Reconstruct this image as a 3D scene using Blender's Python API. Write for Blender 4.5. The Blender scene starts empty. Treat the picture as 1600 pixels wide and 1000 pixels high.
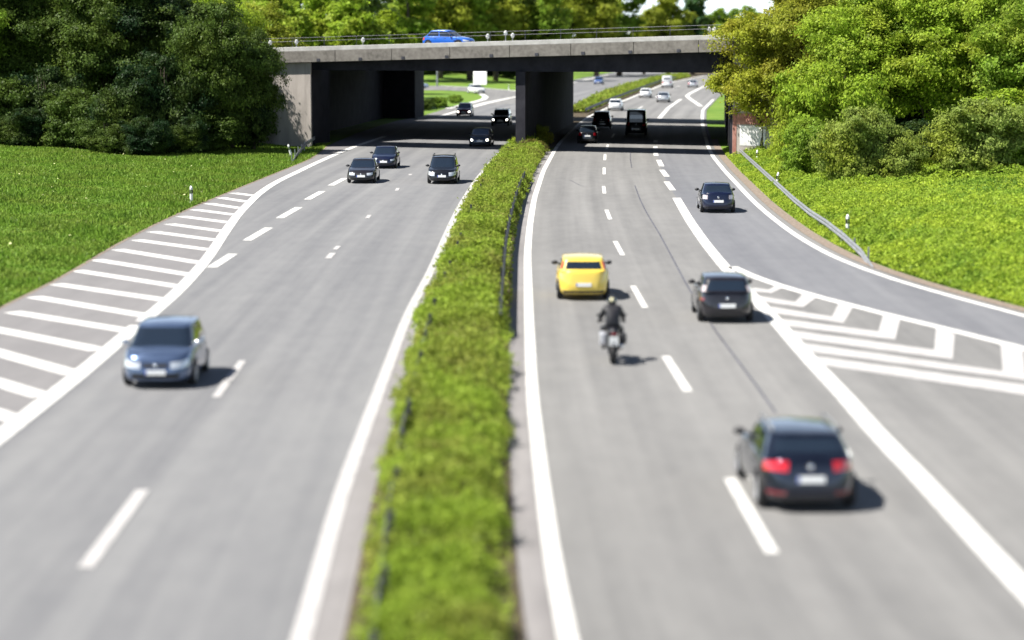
import bpy, bmesh, math, random
import numpy as np
from mathutils import Vector, Matrix

R = math.radians
scene = bpy.context.scene
COL = scene.collection
rng = np.random.default_rng(7)

# ------------------------------------------------------------------ camera model
F = 3560.0; H = 8.7; YH = 60.0
TH = math.atan((500 - YH) / F)
CT, ST = math.cos(TH), math.sin(TH)

def gp(px, py, z=0.0):
    """ground point (x, y) seen at a picture position"""
    u = (px - 800) / F; v = (py - 500) / F
    dy = CT - v * ST; dz = -ST - v * CT
    t = (z - H) / dz
    return (u * t, dy * t)

def proj(x, y, z):
    yy = y; zz = z - H
    d = yy * CT - zz * ST; up = yy * ST + zz * CT
    return (800 + F * x / d, 500 - F * up / d)

# ------------------------------------------------------------------ object helpers
def tag(o, label=None, cat=None, group=None, kind=None):
    if label: o['label'] = label
    if cat: o['category'] = cat
    if group: o['group'] = group
    if kind: o['kind'] = kind
    return o

def empty(name, loc=(0, 0, 0), rz=0.0):
    o = bpy.data.objects.new(name, None)
    o.empty_display_size = 0.3
    o.location = loc; o.rotation_euler = (0, 0, rz)
    COL.objects.link(o)
    return o

def link(name, me, mat=None, parent=None, smooth=False):
    if mat is not None and not me.materials: me.materials.append(mat)
    if smooth: me.polygons.foreach_set('use_smooth', [True] * len(me.polygons))
    o = bpy.data.objects.new(name, me)
    if parent is not None: o.parent = parent
    COL.objects.link(o)
    return o

def mk(name, verts, faces, mat, parent=None, smooth=False):
    me = bpy.data.meshes.new(name)
    me.from_pydata([tuple(map(float, v)) for v in verts], [], faces)
    me.update()
    return link(name, me, mat, parent, smooth)

class MB:
    """collects shapes into one mesh"""
    def __init__(self): self.v = []; self.f = []
    def add(self, v, f):
        b = len(self.v); self.v += [tuple(p) for p in v]
        self.f += [tuple(i + b for i in q) for q in f]; return self
    def box(self, c, s, rz=0.0, M=None):
        hx, hy, hz = s[0] / 2, s[1] / 2, s[2] / 2
        cr, sr = math.cos(rz), math.sin(rz)
        vs = []
        for z in (-hz, hz):
            for x, y in ((-hx, -hy), (hx, -hy), (hx, hy), (-hx, hy)):
                vs.append((c[0] + x * cr - y * sr, c[1] + x * sr + y * cr, c[2] + z))
        return self.add(vs, [(3, 2, 1, 0), (4, 5, 6, 7), (0, 1, 5, 4), (1, 2, 6, 5), (2, 3, 7, 6), (3, 0, 4, 7)])
    def tube(self, pts, rad, n=8, cap=True):
        pts = [Vector(p) for p in pts]
        if not hasattr(rad, '__len__'): rad = [rad] * len(pts)
        vs = []; ref = None
        for i, p in enumerate(pts):
            a = pts[max(0, i - 1)]; b = pts[min(len(pts) - 1, i + 1)]
            d = (b - a).normalized()
            if ref is None:
                ref = Vector((0, 0, 1)) if abs(d.z) < 0.9 else Vector((1, 0, 0))
            t = d.cross(ref).normalized(); s = t.cross(d).normalized(); ref = s
            for k in range(n):
                a2 = 2 * math.pi * k / n
                vs.append(p + (t * math.cos(a2) + s * math.sin(a2)) * rad[i])
        fs = []
        for i in range(len(pts) - 1):
            for k in range(n):
                k2 = (k + 1) % n
                fs.append((i * n + k, i * n + k2, (i + 1) * n + k2, (i + 1) * n + k))
        if cap:
            fs.append(tuple(range(n - 1, -1, -1))); m = (len(pts) - 1) * n
            fs.append(tuple(range(m, m + n)))
        return self.add(vs, fs)
    def ell(self, c, r, nu=14, nv=8, M=None):
        vs = []; fs = []
        M = M or Matrix.Identity(3)
        for j in range(nv + 1):
            ph = -math.pi / 2 + math.pi * j / nv
            for i in range(nu):
                t = 2 * math.pi * i / nu
                p = M @ Vector((r[0] * math.cos(ph) * math.cos(t), r[1] * math.cos(ph) * math.sin(t), r[2] * math.sin(ph)))
                vs.append((c[0] + p.x, c[1] + p.y, c[2] + p.z))
        for j in range(nv):
            for i in range(nu):
                i2 = (i + 1) % nu
                fs.append((j * nu + i, j * nu + i2, (j + 1) * nu + i2, (j + 1) * nu + i))
        return self.add(vs, fs)
    def lathe_x(self, c, prof, n=28):
        """prof: list of (x offset, radius), turned about the x axis"""
        vs = []; fs = []; m = len(prof)
        for k in range(n):
            a = 2 * math.pi * k / n
            for x, r in prof: vs.append((c[0] + x, c[1] + r * math.cos(a), c[2] + r * math.sin(a)))
        for k in range(n):
            k2 = (k + 1) % n
            for j in range(m - 1):
                fs.append((k * m + j, k * m + j + 1, k2 * m + j + 1, k2 * m + j))
        return self.add(vs, fs)
    def build(self, name, mat, parent=None, smooth=False, bevel=0.0):
        o = mk(name, self.v, self.f, mat, parent, smooth)
        if bevel:
            b = o.modifiers.new('bevel', 'BEVEL'); b.width = bevel; b.segments = 2; b.limit_method = 'ANGLE'
        return o

# ------------------------------------------------------------------ materials
def new_mat(name):
    m = bpy.data.materials.new(name); m.use_nodes = True
    nt = m.node_tree
    return m, nt, nt.nodes, nt.links, nt.nodes['Principled BSDF']

def simple(name, col, rough=0.5, metal=0.0, coat=0.0, noise=0.0, nscale=4.0, spec=0.5, emit=0.0):
    m, nt, N, L, b = new_mat(name)
    b.inputs['Base Color'].default_value = (*col, 1)
    b.inputs['Roughness'].default_value = rough
    b.inputs['Metallic'].default_value = metal
    b.inputs['Coat Weight'].default_value = coat
    b.inputs['Coat Roughness'].default_value = 0.03
    b.inputs['Specular IOR Level'].default_value = spec
    if emit:
        b.inputs['Emission Color'].default_value = (1, 0.95, 0.85, 1)
        b.inputs['Emission Strength'].default_value = emit
    if noise:
        tc = N.new('ShaderNodeTexCoord'); nz = N.new('ShaderNodeTexNoise')
        nz.inputs['Scale'].default_value = nscale; nz.inputs['Detail'].default_value = 5
        L.new(tc.outputs['Object'], nz.inputs['Vector'])
        mr = N.new('ShaderNodeMapRange')
        mr.inputs['From Min'].default_value = 0.3; mr.inputs['From Max'].default_value = 0.7
        mr.inputs['To Min'].default_value = 1 - noise; mr.inputs['To Max'].default_value = 1 + noise
        L.new(nz.outputs['Fac'], mr.inputs['Value'])
        mx = N.new('ShaderNodeMix'); mx.data_type = 'RGBA'; mx.blend_type = 'MULTIPLY'
        mx.inputs['Factor'].default_value = 1
        mx.inputs['A'].default_value = (*col, 1)
        L.new(mr.outputs['Result'], mx.inputs['B'])
        L.new(mx.outputs['Result'], b.inputs['Base Color'])
    return m

def ramp(N, stops):
    r = N.new('ShaderNodeValToRGB')
    e = r.color_ramp.elements
    e[0].position, e[0].color = stops[0][0], (*stops[0][1], 1)
    e[1].position, e[1].color = stops[-1][0], (*stops[-1][1], 1)
    for p, c in stops[1:-1]:
        x = e.new(p); x.color = (*c, 1)
    return r

def asphalt(name, c1, c2, streak=0.5, blotch=0.5):
    """worn asphalt: fine grain, blotches and streaks along the lanes (UV = lateral, along in metres)"""
    m, nt, N, L, b = new_mat(name)
    uv = N.new('ShaderNodeUVMap'); uv.uv_map = 'UVMap'
    def noise(sx, sy, detail, off=0.0):
        mp = N.new('ShaderNodeMapping'); mp.inputs['Scale'].default_value = (sx, sy, 1); mp.inputs['Location'].default_value = (off, off, 0)
        nz = N.new('ShaderNodeTexNoise'); nz.inputs['Scale'].default_value = 1; nz.inputs['Detail'].default_value = detail
        nz.inputs['Roughness'].default_value = 0.6
        L.new(uv.outputs['UV'], mp.inputs['Vector']); L.new(mp.outputs['Vector'], nz.inputs['Vector'])
        return nz.outputs['Fac']
    def math_(op, a, bb):
        k = N.new('ShaderNodeMath'); k.operation = op
        for i, q in enumerate((a, bb)):
            if isinstance(q, float): k.inputs[i].default_value = q
            else: L.new(q, k.inputs[i])
        return k.outputs[0]
    s = noise(0.85, 0.012, 3); bl = noise(0.12, 0.05, 4, 7); g = noise(18, 18, 6, 3); pt = noise(1.7, 0.5, 5, 13)
    a = math_('MULTIPLY', math_('SUBTRACT', s, 0.5), streak * 2.2)
    c = math_('MULTIPLY', math_('SUBTRACT', bl, 0.5), blotch * 1.6)
    d = math_('MULTIPLY', math_('SUBTRACT', g, 0.5), 0.8)
    e = math_('MULTIPLY', math_('SUBTRACT', pt, 0.5), 0.7)
    t = math_('ADD', math_('ADD', math_('ADD', a, c), math_('ADD', d, e)), 0.5)
    rp = ramp(N, [(0.0, c1), (1.0, c2)])
    L.new(t, rp.inputs['Fac']); L.new(rp.outputs['Color'], b.inputs['Base Color'])
    b.inputs['Roughness'].default_value = 0.85
    b.inputs['Specular IOR Level'].default_value = 0.25
    bp = N.new('ShaderNodeBump'); bp.inputs['Strength'].default_value = 0.25; bp.inputs['Distance'].default_value = 0.01
    L.new(g, bp.inputs['Height']); L.new(bp.outputs['Normal'], b.inputs['Normal'])
    return m

def noise_mat(name, stops, scale, detail=6, rough=0.9, bump=0.0, stretch=(1, 1, 1), scale2=0.0):
    m, nt, N, L, b = new_mat(name)
    tc = N.new('ShaderNodeTexCoord'); mp = N.new('ShaderNodeMapping')
    mp.inputs['Scale'].default_value = stretch
    nz = N.new('ShaderNodeTexNoise'); nz.inputs['Scale'].default_value = scale
    nz.inputs['Detail'].default_value = detail; nz.inputs['Roughness'].default_value = 0.65
    L.new(tc.outputs['Object'], mp.inputs['Vector']); L.new(mp.outputs['Vector'], nz.inputs['Vector'])
    rp = ramp(N, stops)
    fac = nz.outputs['Fac']
    if scale2:
        n2 = N.new('ShaderNodeTexNoise'); n2.inputs['Scale'].default_value = scale2; n2.inputs['Detail'].default_value = 4
        L.new(tc.outputs['Object'], n2.inputs['Vector'])
        mx = N.new('ShaderNodeMath'); mx.operation = 'ADD'
        h1 = N.new('ShaderNodeMath'); h1.operation = 'MULTIPLY'; h1.inputs[1].default_value = 0.5; L.new(fac, h1.inputs[0])
        h2 = N.new('ShaderNodeMath'); h2.operation = 'MULTIPLY'; h2.inputs[1].default_value = 0.5; L.new(n2.outputs['Fac'], h2.inputs[0])
        L.new(h1.outputs[0], mx.inputs[0]); L.new(h2.outputs[0], mx.inputs[1]); fac = mx.outputs[0]
    L.new(fac, rp.inputs['Fac']); L.new(rp.outputs['Color'], b.inputs['Base Color'])
    b.inputs['Roughness'].default_value = rough; b.inputs['Specular IOR Level'].default_value = 0.2
    if bump:
        bp = N.new('ShaderNodeBump'); bp.inputs['Strength'].default_value = bump; bp.inputs['Distance'].default_value = 0.05
        L.new(nz.outputs['Fac'], bp.inputs['Height']); L.new(bp.outputs['Normal'], b.inputs['Normal'])
    return m

def leaf_mat(name, alt, altscale=0.35, transl=0.35, use_obj=True, base=(0.08, 0.15, 0.02)):
    """leaves: the object's own colour, drifting to a second hue in patches, each leaf a little different"""
    m, nt, N, L, b = new_mat(name)
    tc = N.new('ShaderNodeTexCoord'); nz = N.new('ShaderNodeTexNoise')
    nz.inputs['Scale'].default_value = altscale; nz.inputs['Detail'].default_value = 3
    L.new(tc.outputs['Object'], nz.inputs['Vector'])
    oi = N.new('ShaderNodeObjectInfo'); ge = N.new('ShaderNodeNewGeometry')
    mr = N.new('ShaderNodeMapRange'); mr.inputs['From Min'].default_value = 0.42; mr.inputs['From Max'].default_value = 0.66
    mr.inputs['To Max'].default_value = 0.75
    L.new(nz.outputs['Fac'], mr.inputs['Value'])
    mx = N.new('ShaderNodeMix'); mx.data_type = 'RGBA'
    if use_obj: L.new(oi.outputs['Color'], mx.inputs['A'])
    else: mx.inputs['A'].default_value = (*base, 1)
    mx.inputs['B'].default_value = (*alt, 1)
    L.new(mr.outputs['Result'], mx.inputs['Factor'])
    hs = N.new('ShaderNodeHueSaturation')
    m1 = N.new('ShaderNodeMapRange'); m1.inputs['To Min'].default_value = 0.55; m1.inputs['To Max'].default_value = 1.5
    L.new(ge.outputs['Random Per Island'], m1.inputs['Value']); L.new(m1.outputs['Result'], hs.inputs['Value'])
    L.new(mx.outputs['Result'], hs.inputs['Color'])
    L.new(hs.outputs['Color'], b.inputs['Base Color'])
    b.inputs['Roughness'].default_value = 0.5; b.inputs['Specular IOR Level'].default_value = 0.12
    tr = N.new('ShaderNodeBsdfTranslucent'); L.new(hs.outputs['Color'], tr.inputs['Color'])
    ms = N.new('ShaderNodeMixShader'); ms.inputs['Fac'].default_value = transl
    L.new(b.outputs['BSDF'], ms.inputs[1]); L.new(tr.outputs['BSDF'], ms.inputs[2])
    L.new(ms.outputs['Shader'], N['Material Output'].inputs['Surface'])
    return m

M = {}
M['asphalt_left'] = asphalt('worn_asphalt', (0.125, 0.127, 0.135), (0.205, 0.206, 0.207), .85)
M['asphalt_right'] = asphalt('pale_asphalt', (0.134, 0.133, 0.132), (0.222, 0.219, 0.213), .8)
M['asphalt_ramp'] = asphalt('bluish_asphalt', (0.118, 0.121, 0.134), (0.190, 0.193, 0.204), 0.7)
M['asphalt_shoulder'] = asphalt('pinkish_asphalt', (0.142, 0.138, 0.140), (0.220, 0.213, 0.213), 0.3)
M['gutter'] = asphalt('concrete_gutter', (0.15, 0.142, 0.142), (0.29, 0.277, 0.275), 0.8)
M['marking'] = noise_mat('road_paint', [(0.27, (0.27, 0.27, 0.26)), (0.40, (0.47, 0.465, 0.45)), (0.6, (0.66, 0.655, 0.63))], 2.2, 10, scale2=9.0)
M['marking_worn'] = noise_mat('worn_road_paint', [(0.32, (0.25, 0.245, 0.245)), (0.48, (0.40, 0.39, 0.385)), (0.7, (0.50, 0.49, 0.48))], 1.8, 10, scale2=8.0)
M['tar'] = simple('tar_seam', (0.085, 0.085, 0.10), 0.6, noise=0.4, nscale=2)
M['soil'] = noise_mat('soil', [(0.3, (0.045, 0.035, 0.02)), (0.7, (0.12, 0.095, 0.06))], 2.5, 8, bump=0.5)
M['grass_ground'] = noise_mat('grass_ground', [(0.30, (0.065, 0.130, 0.016)), (0.5, (0.115, 0.200, 0.024)), (0.72, (0.200, 0.250, 0.045))], 0.9, 9, bump=0.8, scale2=0.12)
M['verge'] = noise_mat('gravel_verge', [(0.3, (0.13, 0.10, 0.075)), (0.7, (0.30, 0.25, 0.21))], 6, 8, bump=0.6)
M['concrete'] = noise_mat('weathered_concrete', [(0.28, (0.08, 0.074, 0.067)), (0.5, (0.165, 0.153, 0.138)), (0.75, (0.24, 0.225, 0.205))], 0.55, 9, bump=0.15, stretch=(1, 1, 2.2), scale2=3.5)
M['concrete_pale'] = noise_mat('pale_concrete', [(0.25, (0.27, 0.265, 0.25)), (0.7, (0.46, 0.455, 0.44))], 1.3, 8, bump=0.1)
M['concrete_dark'] = noise_mat('shade_dark_concrete', [(0.3, (0.012, 0.012, 0.017)), (0.7, (0.032, 0.032, 0.040))], 0.7, 8, bump=0.1)  # concrete darkened so the underpass shade sits in its colour
M['abutment'] = noise_mat('abutment_concrete', [(0.25, (0.22, 0.20, 0.185)), (0.6, (0.37, 0.335, 0.31)), (0.8, (0.42, 0.385, 0.36))], 0.5, 8, bump=0.2, stretch=(2.5, 2.5, .5))
M['rust_paint'] = noise_mat('faded_red_paint', [(0.3, (0.22, 0.09, 0.07)), (0.7, (0.42, 0.22, 0.18))], 1.2, 6)
M['white_paint'] = noise_mat('chalky_white_paint', [(0.3, (0.45, 0.44, 0.43)), (0.55, (0.78, 0.77, 0.76))], 1.0, 6)
M['zinc'] = simple('galvanised_steel', (0.30, 0.31, 0.32), 0.5, 0.55, noise=0.2, nscale=3)
M['zinc_dark'] = simple('dark_steel', (0.055, 0.055, 0.068), 0.55, 0.4, noise=0.35, nscale=3)  # darker tone than the galvanised steel
M['plastic_white'] = simple('white_plastic', (0.78, 0.78, 0.76), 0.45, noise=0.06)
M['black'] = simple('matt_black', (0.012, 0.012, 0.013), 0.6)
M['trim'] = simple('black_trim', (0.022, 0.022, 0.025), 0.5)
M['tyre'] = simple('tyre_rubber', (0.018, 0.018, 0.019), 0.8)
M['rim'] = simple('alloy_rim', (0.55, 0.56, 0.58), 0.3, 0.8)
M['rim_dark'] = simple('steel_rim', (0.16, 0.165, 0.175), 0.4, 0.6)
M['chrome'] = simple('chrome', (0.75, 0.76, 0.78), 0.12, 1.0)
M['glass'] = simple('car_glass', (0.012, 0.019, 0.03), 0.04, 0.0, 1.0, spec=0.9)
M['lamp_glass'] = simple('headlamp_glass', (0.62, 0.66, 0.70), 0.12, 0.25, 1.0)
M['lamp_lit'] = simple('lit_headlamp', (0.8, 0.8, 0.78), 0.2, emit=5)
M['red_lamp'] = simple('red_lamp', (0.55, 0.012, 0.02), 0.15, 0.0, 1.0)
M['red_lamp_dim'] = simple('dim_red_lamp', (0.16, 0.008, 0.012), 0.2, 0.0, 1.0)
M['clear_tail'] = simple('clear_tail_lamp', (0.60, 0.52, 0.52), 0.15, 0.2, 1.0)
M['plate'] = simple('plate_white', (0.74, 0.75, 0.74), 0.4)
M['plate_blue'] = simple('plate_blue', (0.02, 0.06, 0.35), 0.4)
M['leather'] = simple('black_leather', (0.009, 0.009, 0.013), 0.5, noise=0.3, nscale=9)
M['helmet_black'] = simple('helmet_black', (0.02, 0.02, 0.022), 0.15, 0, 1.0)
M['helmet_cream'] = simple('helmet_cream', (0.70, 0.66, 0.42), 0.2, 0, 1.0)
M['bark'] = noise_mat('bark', [(0.3, (0.035, 0.028, 0.02)), (0.7, (0.11, 0.09, 0.07))], 3, 8, bump=0.5, stretch=(1, 1, .25))
M['leaves'] = leaf_mat('tree_leaves', (0.290, 0.335, 0.036), 0.30, 0.5)
M['leaves_dark'] = leaf_mat('shade_leaves', (0.095, 0.135, 0.020), 0.30, 0.35)  # darker leaf copy: shade of left wood and hollow put into the colour
M['leaves_autumn'] = leaf_mat('bronze_leaves', (0.320, 0.290, 0.034), 0.30, 0.5)
M['hedge'] = leaf_mat('hedge_leaves', (0.255, 0.255, 0.060), 0.5, 0.45, False, (0.275, 0.375, 0.046))
M['cover'] = leaf_mat('ground_cover_leaves', (0.190, 0.310, 0.040), 0.28, 0.5, False, (0.360, 0.460, 0.050))
M['blade'] = leaf_mat('grass_blades', (0.215, 0.280, 0.050), 0.35, 0.45, False, (0.155, 0.260, 0.034))
M['flower'] = simple('pale_flowers', (0.62, 0.62, 0.30), 0.7)

def paint(name, col, metal=0.0, rough=0.3):
    return simple(name, col, rough, metal, 1.0, noise=0.05, nscale=1.5, spec=0.2)

# ------------------------------------------------------------------ lines on the ground
PX = {
 'LG': [(0, 483), (94, 437), (181, 384), (250, 348), (312, 320), (375, 294), (437, 269), (484, 250), (500, 240), (515, 226), (560, 207), (618, 189), (660, 181), (700, 169), (752, 156), (815, 145), (890, 126), (960, 112)],
 'LO': [(0, 682), (120, 589), (219, 505), (272, 462), (313, 418), (328.6, 398), (344, 374), (359, 352), (372.6, 334), (388, 318), (405.6, 301.4), (432, 284), (458, 272), (489, 257), (520, 243), (548.6, 231), (594, 215.6), (640, 199), (690, 181), (760, 160), (815, 149.5), (890, 130), (960, 114.5)],
 'LI': [(470, 1000), (530, 780), (555, 710), (592.5, 610), (630, 510), (643, 479), (670, 431), (697, 368), (718, 323), (742, 284), (769, 251), (787, 233), (806, 222), (838, 203), (868, 186), (890, 170), (930, 150), (1000, 128.5), (1060, 115)],
 'RL': [(888, 1000), (867, 896), (852, 792), (841, 703), (831, 610), (826, 480), (825.4, 452), (824, 396), (828, 351), (835, 309), (849, 267), (866, 236), (874, 224), (890, 207), (905, 193), (918, 183), (960, 163), (1040, 130), (1110, 116)],
 'RD': [(1207, 865), (1140, 748), (1075, 612), (1040, 557), (1008, 481), (989, 447), (973, 399), (961, 377), (953, 343), (947, 328), (944, 302), (943, 291), (944, 272), (944, 262), (945, 250), (946, 240), (952, 222), (965, 200), (980, 183)],
 'RO': [(1600, 920), (1520, 836), (1440, 748), (1360, 668), (1325, 623), (1270, 568), (1215, 504.5), (1176.5, 463), (1137.6, 424), (1128, 412), (1104, 383), (1077.6, 345), (1055, 306), (1041, 284), (1034, 266), (1029, 250), (1026, 240), (1025, 222), (1027, 203), (1030, 185), (1045, 168), (1068, 152)],
 'PL': [(1600, 544), (1462.5, 510), (1380, 491), (1297.5, 469), (1215, 447), (1176, 433.6), (1152, 421.6), (1134, 412)],
 'PR': [(1600, 493.5), (1490, 464.6), (1407.5, 441), (1352.5, 422), (1297.5, 400), (1240, 366), (1200, 335), (1176, 313.6), (1152, 288), (1133, 268), (1113.6, 244), (1106, 228), (1100, 206), (1097, 190), (1098, 172), (1120, 150), (1150, 131), (1172, 118)],
}
LINE = {}
for k, pts in PX.items():
    w = sorted([gp(*p) for p in pts], key=lambda q: q[1])
    LINE[k] = (np.array([q[1] for q in w]), np.array([q[0] for q in w]))

def X(k, Y):
    ys, xs = LINE[k]
    Y = np.asarray(Y, float)
    r = np.interp(Y, ys, xs)
    s0 = (xs[1] - xs[0]) / (ys[1] - ys[0]); s0 = max(-0.25, min(0.25, s0))
    s1 = (xs[-1] - xs[-2]) / (ys[-1] - ys[-2])
    r = np.where(Y < ys[0], xs[0] + s0 * (Y - ys[0]), r)
    r = np.where(Y > ys[-1], xs[-1] + s1 * (Y - ys[-1]), r)
    # light smoothing of the traced line
    return r

def Xs(k, Y, w=4.0):
    Y = np.asarray(Y, float)
    w = np.minimum(w, 0.05 * np.abs(Y) + 0.5)
    return (X(k, Y - w) + 2 * X(k, Y) + X(k, Y + w)) / 4

def tangent(k, Y):
    a, b = float(Xs(k, Y - 6)), float(Xs(k, Y + 6))
    v = Vector((b - a, 12.0, 0)); return v.normalized()

def sheet(name, fl, fr, Ys, z, mat, kind='structure', nx=2):
    """a ground sheet between two side curves, UV in metres"""
    Ys = np.asarray(Ys, float)
    xl, xr = fl(Ys), fr(Ys)
    vs = []; uvs = []
    for i, y in enumerate(Ys):
        for j in range(nx):
            t = j / (nx - 1); x = xl[i] + (xr[i] - xl[i]) * t
            vs.append((x, y, z)); uvs.append((x - float(Xs('RL', y)), y))
    fs = []
    for i in range(len(Ys) - 1):
        for j in range(nx - 1):
            a = i * nx + j
            fs.append((a, a + 1, a + nx + 1, a + nx))
    o = mk(name, vs, fs, mat)
    uv = o.data.uv_layers.new(name='UVMap')
    for lp in o.data.loops: uv.data[lp.index].uv = uvs[lp.vertex_index]
    if kind: o['kind'] = kind
    return o

def flat_poly(name, polys, z, mat):
    """polygons on the ground given as lists of (x, y)"""
    vs = []; fs = []; n = 0
    for p in polys:
        a = sum(p[i][0] * p[(i + 1) % len(p)][1] - p[(i + 1) % len(p)][0] * p[i][1] for i in range(len(p)))
        if a < 0: p = p[::-1]
        vs += [(q[0], q[1], z) for q in p]; fs.append(tuple(range(n, n + len(p)))); n += len(p)
    o = mk(name, vs, fs, mat)
    uv = o.data.uv_layers.new(name='UVMap')
    for lp in o.data.loops:
        c = o.data.vertices[lp.vertex_index].co; uv.data[lp.index].uv = (c.x, c.y)
    o['kind'] = 'structure'
    return o

def band(pts, w):
    """quads of width w along a ground polyline"""
    out = []
    P = [Vector((p[0], p[1])) for p in pts]
    L_, R_ = [], []
    for i, p in enumerate(P):
        d = (P[min(i + 1, len(P) - 1)] - P[max(i - 1, 0)]).normalized()
        n = Vector((-d.y, d.x)); L_.append(p + n * w / 2); R_.append(p - n * w / 2)
    for i in range(len(P) - 1):
        out.append([tuple(R_[i]), tuple(R_[i + 1]), tuple(L_[i + 1]), tuple(L_[i])])
    return out

YS = np.concatenate([np.arange(-12, 60, 2.0), np.arange(60, 300, 3.0), np.arange(300, 640, 8.0)])

# ------------------------------------------------------------------ terrain
GUT = 0.62
def terr(x, y):
    x = np.asarray(x, float); y = np.asarray(y, float)
    dl = Xs('LG', y) - x; dr = x - (Xs('PR', y) + 0.75)
    h = np.full_like(x, -0.04)
    near = np.clip((y - -20) / 20, 0, 1) * np.clip((430 - y) / 60, 0, 1)
    hl = np.clip(dl - 0.8, 0, 40) * 0.028
    hr = np.clip(dr - 0.4, 0, 14) * 0.085
    h += np.where(dl > 0, hl * near * np.clip((205 - y) / 15, 0, 1), 0) + np.where(dr > 0, hr * near * np.clip((205 - y) / 15, 0, 1), 0)
    # rising field beyond the interchange
    h += np.clip((y - 425) / 60, 0, 1) * np.clip((Xs('LO', np.minimum(y, 560)) - 14 - x) / 12, 0, 1) * 2.2
    return h

gx = np.concatenate([[-1500, -700, -300, -160], np.arange(-110, 111, 1.6), [160, 300, 700, 1500]])
gy = np.concatenate([[-400, -120, -40], np.arange(-12, 320, 2.5), np.arange(320, 660, 10), [800, 1200, 2000, 3500]])
GX, GY = np.meshgrid(gx, gy)
GZ = terr(GX, GY)
nyy, nxx = GX.shape
vs = np.stack([GX, GY, GZ], -1).reshape(-1, 3)
fs = [(j * nxx + i, j * nxx + i + 1, (j + 1) * nxx + i + 1, (j + 1) * nxx + i) for j in range(nyy - 1) for i in range(nxx - 1)]
g = mk('ground', vs, fs, M['grass_ground'], smooth=True); g['kind'] = 'structure'

# ------------------------------------------------------------------ roads
sheet('carriageway_road', lambda y: Xs('LG', y), lambda y: Xs('LI', y) + 0.16, YS, 0.0, M['asphalt_left'])
o = sheet('carriageway_road', lambda y: Xs('RL', y) - 0.16, lambda y: Xs('PR', y) + 0.45, YS, 0.0, M['asphalt_right'])
sheet('median_gutter', lambda y: Xs('LI', y) + 0.16, lambda y: Xs('LI', y) + GUT, YS[YS < 182], 0.002, M['gutter'])
sheet('median_gutter', lambda y: Xs('RL', y) - GUT, lambda y: Xs('RL', y) - 0.16, YS[YS < 182], 0.002, M['gutter'])
sheet('median_ground', lambda y: Xs('LI', y) + np.where(y < 182, GUT, 0.16), lambda y: Xs('RL', y) - np.where(y < 182, GUT, 0.16), YS, 0.03, M['soil'])
yj = gp(1134, 412)[1]
yr = np.arange(30, 182, 2.0)
sheet('exit_ramp_road', lambda y: np.where(y > yj, np.maximum(Xs('RO', y), X('RO', np.array(yj))), X('PL', y)), lambda y: Xs('PR', y) + 0.2, yr, 0.004, M['asphalt_ramp'])
sheet('hatched_shoulder', lambda y: Xs('LG', y) + 0.02, lambda y: Xs('LO', y), np.arange(20, 196, 2.0), 0.004, M['asphalt_shoulder'])
sheet('gravel_verge', lambda y: Xs('PR', y) + 0.45, lambda y: Xs('PR', y) + 1.0, np.arange(30, 200, 2.0), 0.012, M['verge'])
sheet('gravel_verge', lambda y: Xs('LG', y) - 0.14, lambda y: Xs('LG', y) + 0.02, np.arange(20, 190, 2.0), 0.010, M['verge'])

# loop ramp beyond the underpass
loop = [(640, 142), (652, 131.5), (690, 134), (740, 136.5), (800, 141), (835, 146), (835, 162), (762, 163.5), (705, 179.5), (664, 180.5), (700, 168.5), (738, 159), (753, 155), (757, 151.5), (750, 147), (728, 142.5), (690, 141), (655, 141)]
bm = bmesh.new()
vv = [bm.verts.new((*gp(*p), 0.006)) for p in loop]
fc = bm.faces.new(vv); bmesh.ops.triangulate(bm, faces=[fc])
bmesh.ops.recalc_face_normals(bm, faces=bm.faces)
me = bpy.data.meshes.new('loop_ramp_road'); bm.to_mesh(me); bm.free()
uvl = me.uv_layers.new(name='UVMap')
for lp in me.loops:
    c = me.vertices[lp.vertex_index].co; uvl.data[lp.index].uv = (c.x, c.y)
o = link('loop_ramp_road', me, M['asphalt_right']); o['kind'] = 'structure'

# ------------------------------------------------------------------ road markings
def cv(k, y0, y1, step=2.0):
    y = np.arange(y0, y1 + .01, step); return list(zip(Xs(k, y), y))
YB = 262.0
polys = band(cv('LO', 15, 70), 0.50) + band(cv('LO', 70, 205), 0.46) + band(cv('LO', 256, 560, 6), 0.6)
polys += band(cv('RO', 15, gp(1055, 306)[1]), 0.46) + band(cv('RO', 250, 330, 4), 0.5)
polys += band(cv('PR', 30, 205), 0.30) + band(cv('PR', 205, 330, 4), .35)
polys += band(cv('PL', 30, yj, 1.5), 0.44)
flat_poly('edge_line', polys, 0.011, M['marking'])
polys = band(cv('LI', 15, 184), 0.30) + band(cv('LI', 184, 300, 3), 0.3) + band(cv('LI', 300, 560, 6), .6)
flat_poly('edge_line', polys, 0.011, M['marking_worn'])
polys = band(cv('RL', 15, 186), 0.29) + band(cv('RL', 186, 300, 3), 0.3) + band(cv('RL', 300, 560, 6), .6)
flat_poly('edge_line', polys, 0.011, M['marking'])

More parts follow.
